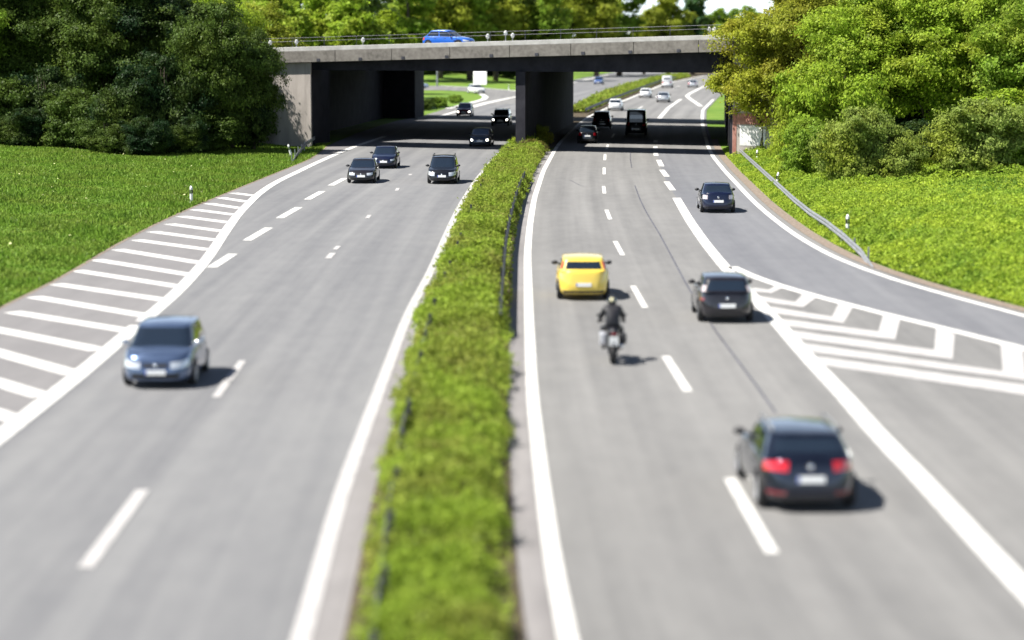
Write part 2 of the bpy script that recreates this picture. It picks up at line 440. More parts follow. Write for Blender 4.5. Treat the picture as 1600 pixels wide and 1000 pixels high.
dl = []
def dash(a, b, w, lst=dl):
    lst += band([gp(*a), gp(*b)], w)
for a, b in [((1207, 865), (1140, 748)), ((1075, 612), (1040, 557)), ((1008, 481), (989, 447)), ((973, 399), (961, 377)), ((953.5, 343), (947.5, 328)),
             ((944.5, 302.5), (943, 291)), ((944, 272.5), (944, 262)), ((945, 250.5), (945.5, 241)), ((1450, 1280), (1320, 1050)), ((948, 233), (950, 226)), ((956, 215), (960, 209)),
             ((995, 172), (1004, 166)), ((1024, 152), (1034, 146)), ((1052, 138), (1062, 134))]:
    dash(a, b, 0.20 if a[1] < 560 else 0.23)
for a, b in [((1025.3, 243.5), (1024.3, 238.5)), ((1034, 260), (1029, 250)), ((1042, 276), (1034, 265.5)), ((1051.5, 297.5), (1041.5, 284)), ((1024, 233), (1024, 229)), ((1024, 223), (1024.5, 219))]:
    dash(a, b, 0.36)
for a, b in [((331, 418), (364, 397)), ((386, 376), (420, 356)), ((437, 341), (467, 324)), ((480, 312), (503.5, 299)), ((517, 290), (539, 278.5)), ((551, 272), (566, 264)), ((582, 256), (595, 249))]:
    dash(a, b, 0.40)
flat_poly('lane_dash_line', dl, 0.011, M['marking'])
d2 = []
for a, b, w in [((133, 888), (223, 766), 0.26), ((337, 621), (379, 564), 0.20), ((512.5, 404), (520, 395.5), 0.26), ((523.5, 390), (529, 384.5), 0.2), ((574, 341), (577.5, 336), 0.2), ((619.5, 298), (622, 294), 0.2), ((640, 274), (642, 272), .2), ((-130, 1250), (10, 1055), .25)]:
    d2 += band([gp(*a), gp(*b)], w)
flat_poly('lane_dash_line', d2, 0.011, M['marking_worn'])

hs = []
H_ = [((364, 301.6), (398, 306)), ((345, 309), (387.5, 315.6)), ((325, 318), (376.5, 325.6)), ((303, 327.5), (369, 336)), ((283, 338), (359, 348)), ((264, 350), (348, 361.5)), ((237.5, 362), (339, 375.6)),
      ((212.5, 375), (328, 390.6)), ((184, 390), (314, 411)), ((150, 406), (300, 430)), ((120, 423), (280, 448)), ((87.5, 444), (259, 469)), ((53, 464), (231, 494)), ((19, 487.5), (200, 517)), ((-24, 511), (156, 547)),
      ((-60, 535), (116, 584)), ((-110, 565), (67, 619)), ((-160, 598), (28, 656)), ((-215, 640), (-20, 700))]
for a, b in H_:
    A, B = gp(*a), gp(*b); hs += band([A, B], 0.66)
flat_poly('hatching_line', hs, 0.0085, M['marking'])

Z1 = lambda x, y: gp(1160 + x / 3.636, 400 + y / 3.636)
ch = []
def q4(*pts): ch.append([Z1(*p) for p in pts])
for arm, up in [(((62, 180), (62, 202), (165, 212), (150, 192)), ((150, 192), (165, 212), (235, 180), (190, 168))),
                (((95, 228), (105, 258), (345, 292), (300, 262)), ((300, 262), (345, 292), (432, 230), (352, 205))),
                (((165, 290), (175, 325), (575, 382), (510, 345)), ((510, 345), (575, 382), (632, 285), (550, 262))),
                (((225, 358), (235, 396), (868, 476), (772, 430)), ((772, 430), (868, 476), (897, 362), (800, 335))),
                (((290, 425), (305, 468), (1195, 588), (1090, 534)), ((1090, 534), (1195, 588), (1207, 445), (1100, 410))),
                (((350, 497), (370, 542), (1610, 706), (1480, 656)), ((1480, 656), (1610, 706), (1592, 530), (1465, 495)))]:
    q4(*arm); q4(*up)
q4((425, 572), (440, 618), (1640, 795), (2100, 855), (2100, 780), (1640, 738))
flat_poly('gore_hatching_line', ch, 0.0085, M['marking_worn'])
# far gore and loop kerb lines
fl = band([gp(*p) for p in [(1130, 127), (1100, 135), (1078, 146), (1073, 150), (1079, 155), (1095, 166)]], 0.6)
fl += band([gp(*p) for p in [(700, 169.5), (740, 159.5), (755, 155.5), (759, 151.5), (752, 147)]], 0.9)
fl += band([gp(*p) for p in [(652, 131.8), (700, 134.5), (745, 137), (800, 141.3), (835, 146)]], 0.7)
fl += band([gp(*p) for p in [(700, 178), (760, 162), (800, 152.5), (826, 148)]], 0.5)
flat_poly('edge_line', fl, 0.013, M['marking'])
tar = band([gp(*p) for p in [(1212, 645), (1180, 600), (1150, 560), (1120, 520), (1098, 487), (1070, 440), (1050, 402), (1030, 365), (1010, 332), (1000, 312), (992, 290)]], 0.065)
tar += band([gp(*p) for p in [(987, 262), (985, 250), (985, 238)]], 0.07)
tar += band([gp(*p) for p in [(890, 281), (905, 289), (912, 291)]], 0.05)
flat_poly('tar_seam', tar, 0.0065, M['tar'])

# ------------------------------------------------------------------ sun and sky
EL, PHI = R(55), R(14)
sd = Vector((math.cos(PHI) * math.cos(EL), math.sin(PHI) * math.cos(EL), -math.sin(EL)))
ld = bpy.data.lights.new('sun', 'SUN'); ld.energy = 5.0; ld.angle = R(0.5); ld.color = (1.0, 0.955, 0.88)
lo = bpy.data.objects.new('sun', ld); lo.rotation_euler = sd.to_track_quat('-Z', 'Y').to_euler(); COL.objects.link(lo)
w = bpy.data.worlds.new('World'); scene.world = w; w.use_nodes = True
nt = w.node_tree; bg = nt.nodes['Background']
sk = nt.nodes.new('ShaderNodeTexSky'); sk.sky_type = 'NISHITA'; sk.sun_disc = False
sk.sun_elevation = EL; sk.sun_rotation = math.atan2(-sd.x, -sd.y) % (2 * math.pi)
sk.air_density = 0.6; sk.dust_density = 0.3; sk.ozone_density = 1.0
nt.links.new(sk.outputs['Color'], bg.inputs['Color']); bg.inputs['Strength'].default_value = 0.05
# pale haze low over the horizon
tc = nt.nodes.new('ShaderNodeTexCoord'); sx = nt.nodes.new('ShaderNodeSeparateXYZ'); nt.links.new(tc.outputs['Generated'], sx.inputs[0])
def wm(op, a_, b_):
    k_ = nt.nodes.new('ShaderNodeMath'); k_.operation = op
    for i_, q_ in enumerate((a_, b_)):
        if isinstance(q_, (int, float)): k_.inputs[i_].default_value = q_
        else: nt.links.new(q_, k_.inputs[i_])
    return k_.outputs[0]
zz_ = wm('MAXIMUM', sx.outputs['Z'], 0.0)
hz_ = wm('MULTIPLY', wm('POWER', wm('SUBTRACT', 1.0, zz_), 3.2), 0.55)
b2 = nt.nodes.new('ShaderNodeBackground'); b2.inputs['Color'].default_value = (0.80, 0.90, 1.0, 1); nt.links.new(hz_, b2.inputs['Strength'])
ad = nt.nodes.new('ShaderNodeAddShader'); nt.links.new(bg.outputs[0], ad.inputs[0]); nt.links.new(b2.outputs[0], ad.inputs[1])
nt.links.new(ad.outputs[0], nt.nodes['World Output'].inputs['Surface'])
scene.view_settings.view_transform = 'Standard'; scene.view_settings.look = 'None'
scene.view_settings.exposure = 1.05; scene.view_settings.gamma = 1.0

# ------------------------------------------------------------------ bridge
BA = R(27.0)
be = Vector((math.cos(BA), -math.sin(BA), 0)); bn = Vector((math.sin(BA), math.cos(BA), 0))
sh = Vector((sd.x / -sd.z, sd.y / -sd.z, 0))               # shadow shift per metre of height
P0 = Vector((*gp(880, 236.3), 0)) - sh * 7.2
P0 = P0 - be * 0.0
GD = 0.026
def bpnt(e, n, z): p = P0 + be * e + bn * n; return Vector((p.x, p.y, z))
def ztop(e): return 8.5 + GD * e
def e_at(px, n=0.0, z=4.0):
    lo_, hi = -40, 40
    for _ in range(60):
        m_ = (lo_ + hi) / 2
        if proj(*bpnt(m_, n, z))[0] < px: lo_ = m_
        else: hi = m_
    return lo_
wd = Vector((6.0, 69.0, 0)).normalized()                    # direction of the walls, along the road
def e_wall(e0, n):                                          # e coordinate of a wall at depth n
    s = wd.dot(be) / wd.dot(bn); return e0 + s * n
EL_W = e_at(487, 0.6); EP0, EP1 = e_at(822, 2.0), e_at(837, 2.0); ER_W = e_at(1146, 0.6)
bridge = empty('overpass_bridge', bpnt(0, 0, 0))
tag(bridge, 'grey concrete road overpass crossing both carriageways, three decks with narrow gaps', 'bridge')
def bpart(name, mb, mat, parent=bridge, **k):
    mb.v = [tuple(Vector(p) - P0) if parent is bridge else tuple(Vector(p) - P0) for p in mb.v]
    return mb.build(name, mat, parent, **k)
def prism(mb, e0, e1, n0, n1, zb, zt, steps=1, zb_slope=True):
    """a bar along the bridge; zb, zt are offsets from the sloping top (or absolute when callable is given)"""
    for i in range(steps):
        a = e0 + (e1 - e0) * i / steps; b = e0 + (e1 - e0) * (i + 1) / steps
        v = []
        for e in (a, b):
            zz0 = ztop(e) + zb if not callable(zb) else zb(e); zz1 = ztop(e) + zt if not callable(zt) else zt(e)
            v += [bpnt(e, n0, zz0), bpnt(e, n1, zz0), bpnt(e, n1, zz1), bpnt(e, n0, zz1)]
        mb.add(v, [(3, 2, 1, 0), (4, 5, 6, 7), (0, 1, 5, 4), (1, 2, 6, 5), (2, 3, 7, 6), (3, 0, 4, 7)])
    return mb
E0, E1 = -46.0, 40.0
NB = [(0.0, 7.4), (13.3, 52.6), (58.0, 70.0)]
for i, (n0, n1) in enumerate(NB):
    bpart('deck', prism(MB(), E0, E1, n0 + 0.25, n1 - 0.25, -1.15, -0.42), M['concrete'])
    mb = MB()
    L_ = 5.2; e = E0
    while e < E1 - 0.1:                                     # cast in lengths with open joints
        prism(mb, e + 0.02, min(e + L_, E1) - 0.02, n0, n0 + 0.25, -1.25, -0.36); e += L_
    bpart('fascia', mb, M['concrete'], bevel=0.02)
    if i == 0:
        e = EL_W - 3
        while e < ER_W + 4:
            bpart('drain_outlet', prism(MB(), e, e + 0.28, n0 - 0.05, n0 - 0.003, -1.2, -0.98), M['zinc_dark']); e += 3.9
    bpart('fascia', prism(MB(), E0, E1, n1 - 0.25, n1, -1.25, -0.36), M['concrete'])
    bpart('kerb', prism(MB(), E0, E1, n0 + 0.10, n0 + 0.55, -0.357, 0.0), M['concrete_pale'], bevel=0.03)
    bpart('kerb', prism(MB(), E0, E1, n1 - 0.55, n1 - 0.10, -0.357, 0.0), M['concrete_pale'])
    if i < 2:                                               # the gap is closed beside the left abutment
        gpt = Vector((*gp(*((617, 220), (696, 185.5))[i]), 0)); e_end = (gpt - P0).dot(be) - 7.6 * sh.dot(be)
        bpart('deck', prism(MB(), E0, e_end, n1 + 0.002, NB[i + 1][0] - 0.002, -1.1, -0.5), M['concrete'])
    low = lambda e: 6.17
    mb = MB()
    prism(mb, EL_W - 0.3, ER_W + 6.5, n0 + 1.3, n0 + 1.9, low, -1.153)
    prism(mb, EL_W - 0.3, ER_W + 6.5, n1 - 1.9, n1 - 1.3, low, -1.153)
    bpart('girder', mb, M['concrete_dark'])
    if i != 1:
        mb = MB()
        for nn in ((n0 + 0.32,) if i == 0 else (n1 - 0.32,)):
            for zz in (0.45, 0.72):
                mb.tube([bpnt(E0, nn, ztop(E0) + zz), bpnt(E1, nn, ztop(E1) + zz)], 0.02, 6)
            e = E0
            while e < E1:
                mb.tube([bpnt(e, nn, ztop(e) - 0.01), bpnt(e, nn, ztop(e) + 0.73)], 0.025, 5); e += 3.0
            e = E0
            while e < E1:
                mb.tube([bpnt(e, nn, ztop(e) - 0.01), bpnt(e, nn, ztop(e) + 0.45)], 0.012, 4, False); e += 3.0
        bpart('railing', mb, M['zinc_dark'])
def wall(e0, t, n0, n1, zt, mat, name, seg=1):
    mb = MB()
    a0, a1 = e_wall(e0, n0), e_wall(e0, n1)
    v = []
    for e, n in ((a0, n0), (a0 + t, n0), (a1 + t, n1), (a1, n1)): v.append(bpnt(e, n, -0.5))
    for e, n in ((a0, n0), (a0 + t, n0), (a1 + t, n1), (a1, n1)): v.append(bpnt(e, n, zt))
    mb.add(v, [(3, 2, 1, 0), (4, 5, 6, 7), (0, 1, 5, 4), (1, 2, 6, 5), (2, 3, 7, 6), (3, 0, 4, 7)])
    return bpart(name, mb, mat)
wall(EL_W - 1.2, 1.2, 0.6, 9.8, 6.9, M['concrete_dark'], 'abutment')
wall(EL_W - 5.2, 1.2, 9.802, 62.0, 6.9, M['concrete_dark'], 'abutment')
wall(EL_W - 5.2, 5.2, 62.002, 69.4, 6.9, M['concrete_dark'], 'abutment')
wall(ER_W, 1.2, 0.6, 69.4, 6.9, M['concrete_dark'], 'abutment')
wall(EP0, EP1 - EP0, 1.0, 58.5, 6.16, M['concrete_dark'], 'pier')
# wing walls carrying the ends of the front deck
bpart('wing_wall', prism(MB(), EL_W - 9.0, EL_W - 1.2, 0.45, 1.2, lambda e: -0.5, -1.26), M['abutment'])
bpart('wing_wall', prism(MB(), EL_W - 1.2, EL_W, 0.45, 0.597, lambda e: -0.5, -1.26), M['abutment'])
w2 = prism(MB(), ER_W, ER_W + 7.0, 0.45, 0.597, lambda e: -0.5, -1.26)
bpart('wing_wall', w2, M['abutment'])
o_ = bpart('painted_band', prism(MB(), ER_W + 0.35, ER_W + 2.9, 0.43, 0.447, lambda e: 2.45, lambda e: 3.25), M['rust_paint'])
o_ = bpart('painted_band', prism(MB(), ER_W + 0.6, ER_W + 2.6, 0.43, 0.447, lambda e: 0.9, lambda e: 2.35), M['white_paint'])
o_ = bpart('painted_band', prism(MB(), ER_W + 0.02, ER_W + 0.33, 0.43, 0.447, lambda e: 0.3, lambda e: 3.6), M['rust_paint'])
# approach banks behind the wing walls
def bank(ew, off, far_off, toe):
    ew = ew - 4.0 if off < 0 else ew
    ea, eb = e_wall(ew, 1.2) + off, e_wall(ew, 69) + off
    v = [bpnt(ea, 1.25, 6.9), bpnt(ew + far_off, 1.25, 6.9), bpnt(ew + far_off, 69, 6.9), bpnt(eb, 69, 6.9),
         bpnt(ea, 1.25, -.5), bpnt(ew + far_off, toe, -0.5), bpnt(ew + far_off, 78, -.5), bpnt(eb, 70, -0.5)]
    o = mk('embankment', v, [(0, 1, 2, 3), (4, 5, 1, 0), (5, 6, 2, 1), (6, 7, 3, 2), (7, 4, 0, 3)], M['grass_ground']); o['kind'] = 'structure'
bank(EL_W, -1.25, -70, -5.0); bank(ER_W, 1.25, 70, -4.0)

# ------------------------------------------------------------------ guardrails, posts, sign
def guardrail(name, pts, label, h=0.72, end_drop=True, post_step=4.0, mat='zinc', face=1, ph=0.0):
    """W-beam along ground points on posts"""
    P = [Vector((p[0], p[1], float(terr(p[0], p[1])) + 0.02)) for p in pts]
    root = empty(name, P[0]); tag(root, label, 'guardrail')
    prof = [(-0.015, -0.155), (0.03, -0.10), (0.03, -0.06), (-0.02, 0.0), (0.03, 0.06), (0.03, 0.10), (-0.015, 0.155), (-0.03, 0.155), (-0.034, 0), (-0.03, -0.155)]
    v = []; f = []; m_ = len(prof)
    d_tot = 0
    for i, p in enumerate(P):
        d = (P[min(i + 1, len(P) - 1)] - P[max(i - 1, 0)]); d.z = 0; d.normalize()
        n = Vector((d.y, -d.x, 0)) * face
        hh = h
        for x, z in prof: v.append(p + n * x + Vector((0, 0, hh + z)) - P[0])
    if end_drop:
        for k, dz in ((0, h + .1), (1, h * .5), (2, h * .12)):
            for j in range(k * m_, (k + 1) * m_): v[j] = (v[j][0], v[j][1], v[j][2] - dz)
    for i in range(len(P) - 1):
        for j in range(m_):
            j2 = (j + 1) % m_
            f.append((i * m_ + j, i * m_ + j2, (i + 1) * m_ + j2, (i + 1) * m_ + j))
    mk('rail', v, f, M[mat], root)
    acc = 0.0; nxt = post_step / 2; k = 0
    for i in range(len(P) - 1):
        a, b = P[i], P[i + 1]; l = (b - a).length
        while nxt < acc + l and k < 95:
            q = a.lerp(b, (nxt - acc) / l) - P[0]
            d = (b - a).normalized(); n = Vector((d.y, -d.x, 0)) * face
            q2 = q - n * 0.09
            MB().box((q2.x, q2.y, q2.z + h / 2 + ph / 2), (0.10, 0.10 if ph else 0.06, h + 0.25 + ph), math.atan2(d.y, d.x)).build('post', M[mat], root)
            nxt += post_step; k += 1
        acc += l
    return root

def med_pts(f, y0, y1, st=4.0):
    y = np.arange(y0, y1, st); return list(zip(f(y), y))
guardrail('guardrail', med_pts(lambda y: Xs('RL', y) - 0.86, 66, 140), 'dark steel guardrail on the right side of the median hedge', 0.60, False, 4.0, 'zinc_dark', 1)
guardrail('guardrail', med_pts(lambda y: Xs('LI', y) + np.interp(y, [33, 50, 70, 120], [1.10, .92, .80, .75]), 20, 178), 'steel guardrail on dark posts sunk in the left side of the median hedge', 0.34, False, 4.0, 'zinc_dark', -1, .28)
gr_px = [(1364, 418), (1345, 404), (1318, 386), (1290, 366), (1265, 349), (1240, 328), (1215, 304), (1190, 280), (1168, 259), (1154, 245)]
guardrail('guardrail', [gp(*p) for p in gr_px], 'silver guardrail along the exit ramp shrubs with its near end sloped into the ground', 0.50, True, 4.0, 'zinc', -1)
guardrail('guardrail', [gp(*p) for p in [(455, 256), (466, 246), (478, 236), (492, 227), (510, 218)]], 'short silver guardrail running into the underpass beside the left wing wall', 0.62, True, 4.0, 'zinc', 1)

def delineator(px, py, label, lean=0.0, h=1.0, rx=0.0):
    x, y = gp(px, py); z = float(terr(x, y))
    root = empty('delineator_post', (x, y, z - 0.05)); tag(root, label, 'delineator post', 'white delineator posts along the verges')
    root.rotation_euler = (rx, lean, 0)
    b = MB(); b.tube([(0, 0, 0), (0, 0, h * .97), (0.0, 0.02, h * 1.06)], [0.085, 0.075, 0.03], 8); b.build('post_body', M['plastic_white'], root)
    k = MB(); k.tube([(0, 0, h * .66), (0.0, 0, h * .86)], [0.092, 0.090], 8); k.build('black_band', M['black'], root)
    MB().box((0, -0.092, h * .76), (0.06, 0.012, 0.16)).build('reflector', M['chrome'], root)
    return root
delineator(299, 319, 'white delineator post with black band on the sunlit grass left of the hatching')
delineator(456, 246, 'tilted white delineator post at the end of the short guardrail', -0.25)
delineator(1183, 259, 'white delineator post behind the guardrail closest to the underpass')
delineator(1213, 297, 'white delineator post halfway along the silver guardrail', 0.1)
delineator(1324, 372, 'white delineator post behind the near end of the silver guardrail')
delineator(1290, 160, 'white delineator post among leaves')if False else None
delineator(795, 141, 'yellowish delineator post on the far grass, the nearer of the pair to the sign')
delineator(807, 142, 'yellowish delineator post on the far grass beside the pier')

x, y = gp(750, 139.5)
sg = empty('road_sign', (x, y, 0), R(-40)); tag(sg, 'blank white rectangular road sign on the loop ramp grass', 'sign')
MB().box((0, 0, 2.05), (3.0, 0.06, 2.5)).build('panel', M['plastic_white'], sg, bevel=0.02)
for s in (-0.8, 0.8): MB().tube([(s, 0.08, -0.1), (s, 0.08, 3.2)], 0.05, 8).build('post', M['zinc'], sg)
x, y = gp(683, 135)
lp_ = empty('lamp_post', (x, y, 0)); tag(lp_, 'thin grey lamp post on the far grass seen through the left span', 'lamp post')
MB().tube([(0, 0, -.1), (0, 0, 8.0)], [0.16, 0.08], 8).build('pole', M['zinc'], lp_)
mb = MB(); mb.tube([(0, 0, 7.9), (0.3, 0, 8.3), (1.4, 0, 8.45)], 0.05, 6); mb.build('arm', M['zinc'], lp_)
MB().ell((1.6, 0, 8.43), (0.4, 0.16, 0.09)).build('lamp_head', M['plastic_white'], lp_)

# white posts on the bridge kerb
for px_, lab in [(422, 'white marker post on the bridge kerb at the left tree edge'), (463, 'white marker post on the bridge kerb above the left wing wall'), (567, 'white marker post on the bridge kerb left of the blue car'),
                 (762, 'white marker post on the bridge kerb just right of the blue car'), (790, 'taller white marker post of the two above the pier'), (801, 'shorter white marker post of the two above the pier'), (1108, 'white marker post at the right end of the bridge'), (1116, 'last white marker post of the bridge beside the bronze tree')]:
    e = e_at(px_, 0.46, 9)
    p = bpnt(e, 0.46, ztop(e) - 0.02)
    r_ = empty('marker_post', p); tag(r_, lab, 'marker post', 'white marker posts on the bridge')
    hgt = .62 if px_ == 790 else .42
    mb = MB(); mb.tube([(0, 0, 0), (0, 0, hgt - .2)], 0.04, 8); mb.build('post_body', M['zinc'], r_)
    MB().ell((0, 0, hgt), (0.15, 0.06, 0.20)).build('reflector_head', M['plastic_white'], r_, smooth=True)

# ------------------------------------------------------------------ cars
def se(th, n):
    c, s = math.cos(th), math.sin(th)
    return math.copysign(abs(c) ** (2 / n), c), math.copysign(abs(s) ** (2 / n), s)
def th_x(xf, n, front):  # angle on the front or rear face at lateral fraction xf
    a = math.acos(max(-1, min(1, math.copysign(abs(xf) ** (n / 2), xf))))
    return a if front else -a
def th_y(yf, n, right):   # angle on a flank at fraction yf along
    a = math.asin(max(-1, min(1, math.copysign(abs(yf) ** (n / 2), yf))))
    return a if right else math.pi - a

def car(name, label, s, paint_mat, px, py, line, oncoming=False, near=True, pos=None, heading=None, cat='car', group=None, yaw=0.0):
    L_, W_, Hh = s['L'], s['W'], s['H']
    if pos is None:
        p = Vector((*gp(px, py), 0.012)); d = tangent(line, p.y + L_ / 2)
        loc = p + d * (L_ / 2 - 0.65)
        rz = math.atan2(-d.x, d.y) + (math.pi if oncoming else 0) + yaw
    else:
        loc = Vector(pos); rz = heading
    root = empty(name, loc, rz); tag(root, label, cat, group)
    zc = s.get('zc', 0.19); n1, n2 = s.get('n1', 4.6), s.get('n2', 7.0)
    yw, yrf, yrr, yrw = s['yw'], s['yrf'], s['yrr'], s['yrw']
    belt, hoodf, tail = s['belt'], s['hoodf'], s['tail']
    ty = [-L_ / 2, yrw - 0.02, yrw + 0.25, 0, yw - 0.15, yw, yw + 0.25 * (L_ / 2 - yw), yw + .75 * (L_ / 2 - yw), L_ / 2]
    tz = [tail - 0.03, tail, belt + .02, belt, belt - .02, belt - .015, belt - .05, hoodf + .06, hoodf - .02]
    top = lambda y: float(np.interp(y, ty, tz))
    KS = [0, .06, .16, .32, .5, .66, .8, .9, .96, 1.0]
    SW = [.90, .945, .975, .992, 1.0, .992, .975, .958, .943, .92]
    SF = [.955, .985, .997, 1.0, .995, .985, .97, .95, .93, .90]
    SR = s.get('SR', [.955, .985, .998, 1.0, .992, .982, .972, .962, .952, .935])
    def Pb(th, k):
        ex, ey = se(th, n1)
        hw = W_ / 2 * float(np.interp(k, KS, SW))
        hl = L_ / 2 * float(np.interp(k, KS, SF if ey > 0 else SR))
        x, y = hw * ex, hl * ey
        return Vector((x, y, zc + k * (top(y) - zc)))
    rw = s.get('roofw', 0.76)
    def Qc(th, k):
        ex, ey = se(th, n2)
        kk = k ** 0.85 if k > 0 else 0
        yf = yw + (yrf - yw) * k; yr_ = yrw + (yrr - yrw) * k
        c0, hl = (yf + yr_) / 2, (yf - yr_) / 2
        hw = W_ / 2 * (0.915 + (rw - 0.915) * k ** 1.15)
        x, y = hw * ex, c0 + hl * ey
        ym = (yrf + yrr) / 2; rl = (yrf - yrr) / 2
        rz_ = Hh - 0.045 - 0.05 * min(1.3, abs((y - ym) / rl)) ** 2.2
        b_ = top(y) - 0.03
        return Vector((x, y, b_ + k * (rz_ - b_)))
    NT = 56 if near else 36
    # lower body
    v = []; f = []
    ks = KS if near else KS[::2] + [1.0]
    for k in ks:
        for i in range(NT): v.append(Pb(2 * math.pi * i / NT, k))
    m_ = len(ks)
    for j in range(m_ - 1):
        for i in range(NT):
            i2 = (i + 1) % NT; f.append((j * NT + i, j * NT + i2, (j + 1) * NT + i2, (j + 1) * NT + i))
    base = (m_ - 1) * NT
    rings = [0.9, 0.7, 0.45, 0.2, 0.0]
    for r in rings:
        for i in range(NT):
            q = v[base + i]; v.append(Vector((q.x * r, q.y * (1 - 0.008 * (1 - r)), q.z + 0.045 * (1 - r * r))))
    for j in range(len(rings)):
        a = base + j * NT
        for i in range(NT):
            i2 = (i + 1) % NT; f.append((a + i, a + i2, a + NT + i2, a + NT + i))
    f.append(tuple(range(NT - 1, -1, -1)))
    body = mk('body', v, f, paint_mat, root, smooth=True)
    Rw = s.get('Rw', 0.315); ya, yb = L_ / 2 - s.get('fo', 0.85), -L_ / 2 + s.get('ro', 0.72)
    if near:
        bm_ = bmesh.new(); bm_.from_mesh(body.data)
        bmesh.ops.remove_doubles(bm_, verts=bm_.verts, dist=0.0005); bmesh.ops.recalc_face_normals(bm_, faces=bm_.faces)
        bm_.to_mesh(body.data); bm_.free()
        cut = MB()
        for yy in (ya, yb):
            for sx in (-1, 1):
                cut.tube([(sx * W_ / 2 * .60, yy, Rw + .01), (sx * (W_ / 2 + .2), yy, Rw + .01)], Rw * 1.13, 24)
        co = cut.build('cutter', paint_mat); co.data.materials.append(M['black'])
        co.data.polygons.foreach_set('material_index', [1] * len(co.data.polygons))
        bmc = bmesh.new(); bmc.from_mesh(co.data); bmesh.ops.recalc_face_normals(bmc, faces=bmc.faces); bmc.to_mesh(co.data); bmc.free()
        body.data.materials.append(M['black'])
        md = body.modifiers.new('b', 'BOOLEAN'); md.object = co; md.operation = 'DIFFERENCE'; md.solver = 'EXACT'
        bl = body.location.copy(); root_loc, root_rot = root.location.copy(), root.rotation_euler.copy()
        root.location = (0, 0, 0); root.rotation_euler = (0, 0, 0)
        bpy.context.view_layer.update()
        dg = bpy.context.evaluated_depsgraph_get()
        nm = bpy.data.meshes.new_from_object(body.evaluated_get(dg))
        body.modifiers.clear(); old = body.data; body.data = nm; nm.name = 'body'; bpy.data.meshes.remove(old)
        cm = co.data; bpy.data.objects.remove(co); bpy.data.meshes.remove(cm)
        root.location = root_loc; root.rotation_euler = root_rot
    # cabin shell
    v = []; f = []; kk = [0, .25, .5, .75, .9, .97, 1.0]
    for k in kk:
        for i in range(NT):
            q = Qc(2 * math.pi * i / NT, k)
            if k == 1.0: q = Vector((q.x * .965, (q.y - (yrf + yrr) / 2) * .985 + (yrf + yrr) / 2, q.z + .008))
            v.append(q)
    m_ = len(kk)
    for j in range(m_ - 1):
        for i in range(NT):
            i2 = (i + 1) % NT; f.append((j * NT + i, j * NT + i2, (j + 1) * NT + i2, (j + 1) * NT + i))
    base = (m_ - 1) * NT
    for r in (0.85, 0.6, 0.3, 0.0):
        for i in range(NT):
            q = v[base + i]; v.append(Vector((q.x * r, q.y, q.z + .036 * (1 - r * r))))
    for j in range(4):
        a = base + j * NT
        for i in range(NT):
            i2 = (i + 1) % NT; f.append((a + i, a + i2, a + NT + i2, a + NT + i))
    mk('roof', v, f, s.get('roof_mat', paint_mat), root, smooth=True)
    # panels lying on the shell
    def patch(nm, fun, t0, t1, k0, k1, mat, off=0.006, nu=8, nv=4, parent=root, kt=None):
        g_ = []
        for j in range(nv + 1):
            for i in range(nu + 1):
                u_ = i / nu; w_ = j / nv
                ka, kb = (k0, k1) if kt is None else kt(u_)
                th = t0 + (t1 - t0) * u_; k = ka + (kb - ka) * w_
                p_ = fun(th, k); e_ = 0.004
                du = fun(th + e_, k) - fun(th - e_, k); dv = fun(th, min(1, k + .01)) - fun(th, max(0, k - .01))
                n_ = du.cross(dv)
                if n_.length < 1e-9: n_ = Vector((0, 0, 1))
                n_.normalize()
                out = Vector((p_.x, p_.y * 0.6, 0.15))
                if n_.dot(out) < 0: n_ = -n_
                g_.append((p_ + n_ * off, p_ - n_ * 0.012))
        vs_ = [a for a, b in g_] + [b for a, b in g_]; NN = len(g_); fs_ = []
        for j in range(nv):
            for i in range(nu):
                a = j * (nu + 1) + i; fs_.append((a, a + 1, a + nu + 2, a + nu + 1))
        rim_ = [i for i in range(nu)] + [nu + (nu + 1) * j for j in range(nv)] + [nv * (nu + 1) + nu - i for i in range(nu)] + [(nv - j) * (nu + 1) for j in range(nv)]
        for a, b in zip(rim_, rim_[1:] + rim_[:1]): fs_.append((a, b, NN + b, NN + a))
        o = mk(nm, vs_, fs_, mat, parent, smooth=False)
        bm2 = bmesh.new(); bm2.from_mesh(o.data); bmesh.ops.recalc_face_normals(bm2, faces=bm2.faces); bm2.to_mesh(o.data); bm2.free()
        return o
    gk0 = 0.10
    xw = 0.93
    patch('windscreen', Qc, th_x(xw, n2, True), th_x(-xw, n2, True), .05, .93, M['glass'], nu=12, nv=5)
    rx0, rk0, rk1 = s.get('rear_glass', (0.86, 0.14, 0.90))
    patch('rear_window', Qc, th_x(rx0, n2, False), th_x(-rx0, n2, False), rk0, rk1, M['glass'], nu=10, nv=4)
    for right in (True, False):
        for ya_, yb_ in s.get('side', ((.86, .03), (-.03, -.84))):
            patch('side_window', Qc, th_y(ya_, n2, right), th_y(yb_, n2, right), .12, .88, M['glass'], nu=10, nv=3)
    # lamps
    hx, hy, hk0, hk1 = s.get('head', (0.50, 0.80, 0.62, 0.84))
    tx, tyf, tk0, tk1, tfun, tmat = s.get('taill', (0.62, 0.86, 0.62, 0.92, 'b', 'red_lamp'))
    lampm = M['lamp_lit'] if s.get('lit') else M['lamp_glass']
    for right in (True, False):
        a = th_x(hx if right else -hx, n1, True); b = th_y(hy, n1, right)
        patch('headlight', Pb, a, b, hk0, hk1, lampm, 0.010, 8, 3)
        nn = n1 if tfun == 'b' else n2; fn = Pb if tfun == 'b' else Qc
        a = th_x(tx if right else -tx, nn, False); b = th_y(-tyf, nn, right)
        if not right: b = b - 2 * math.pi
        patch('taillight', fn, a, b, tk0, tk1, M[tmat], 0.012, 8, 3)
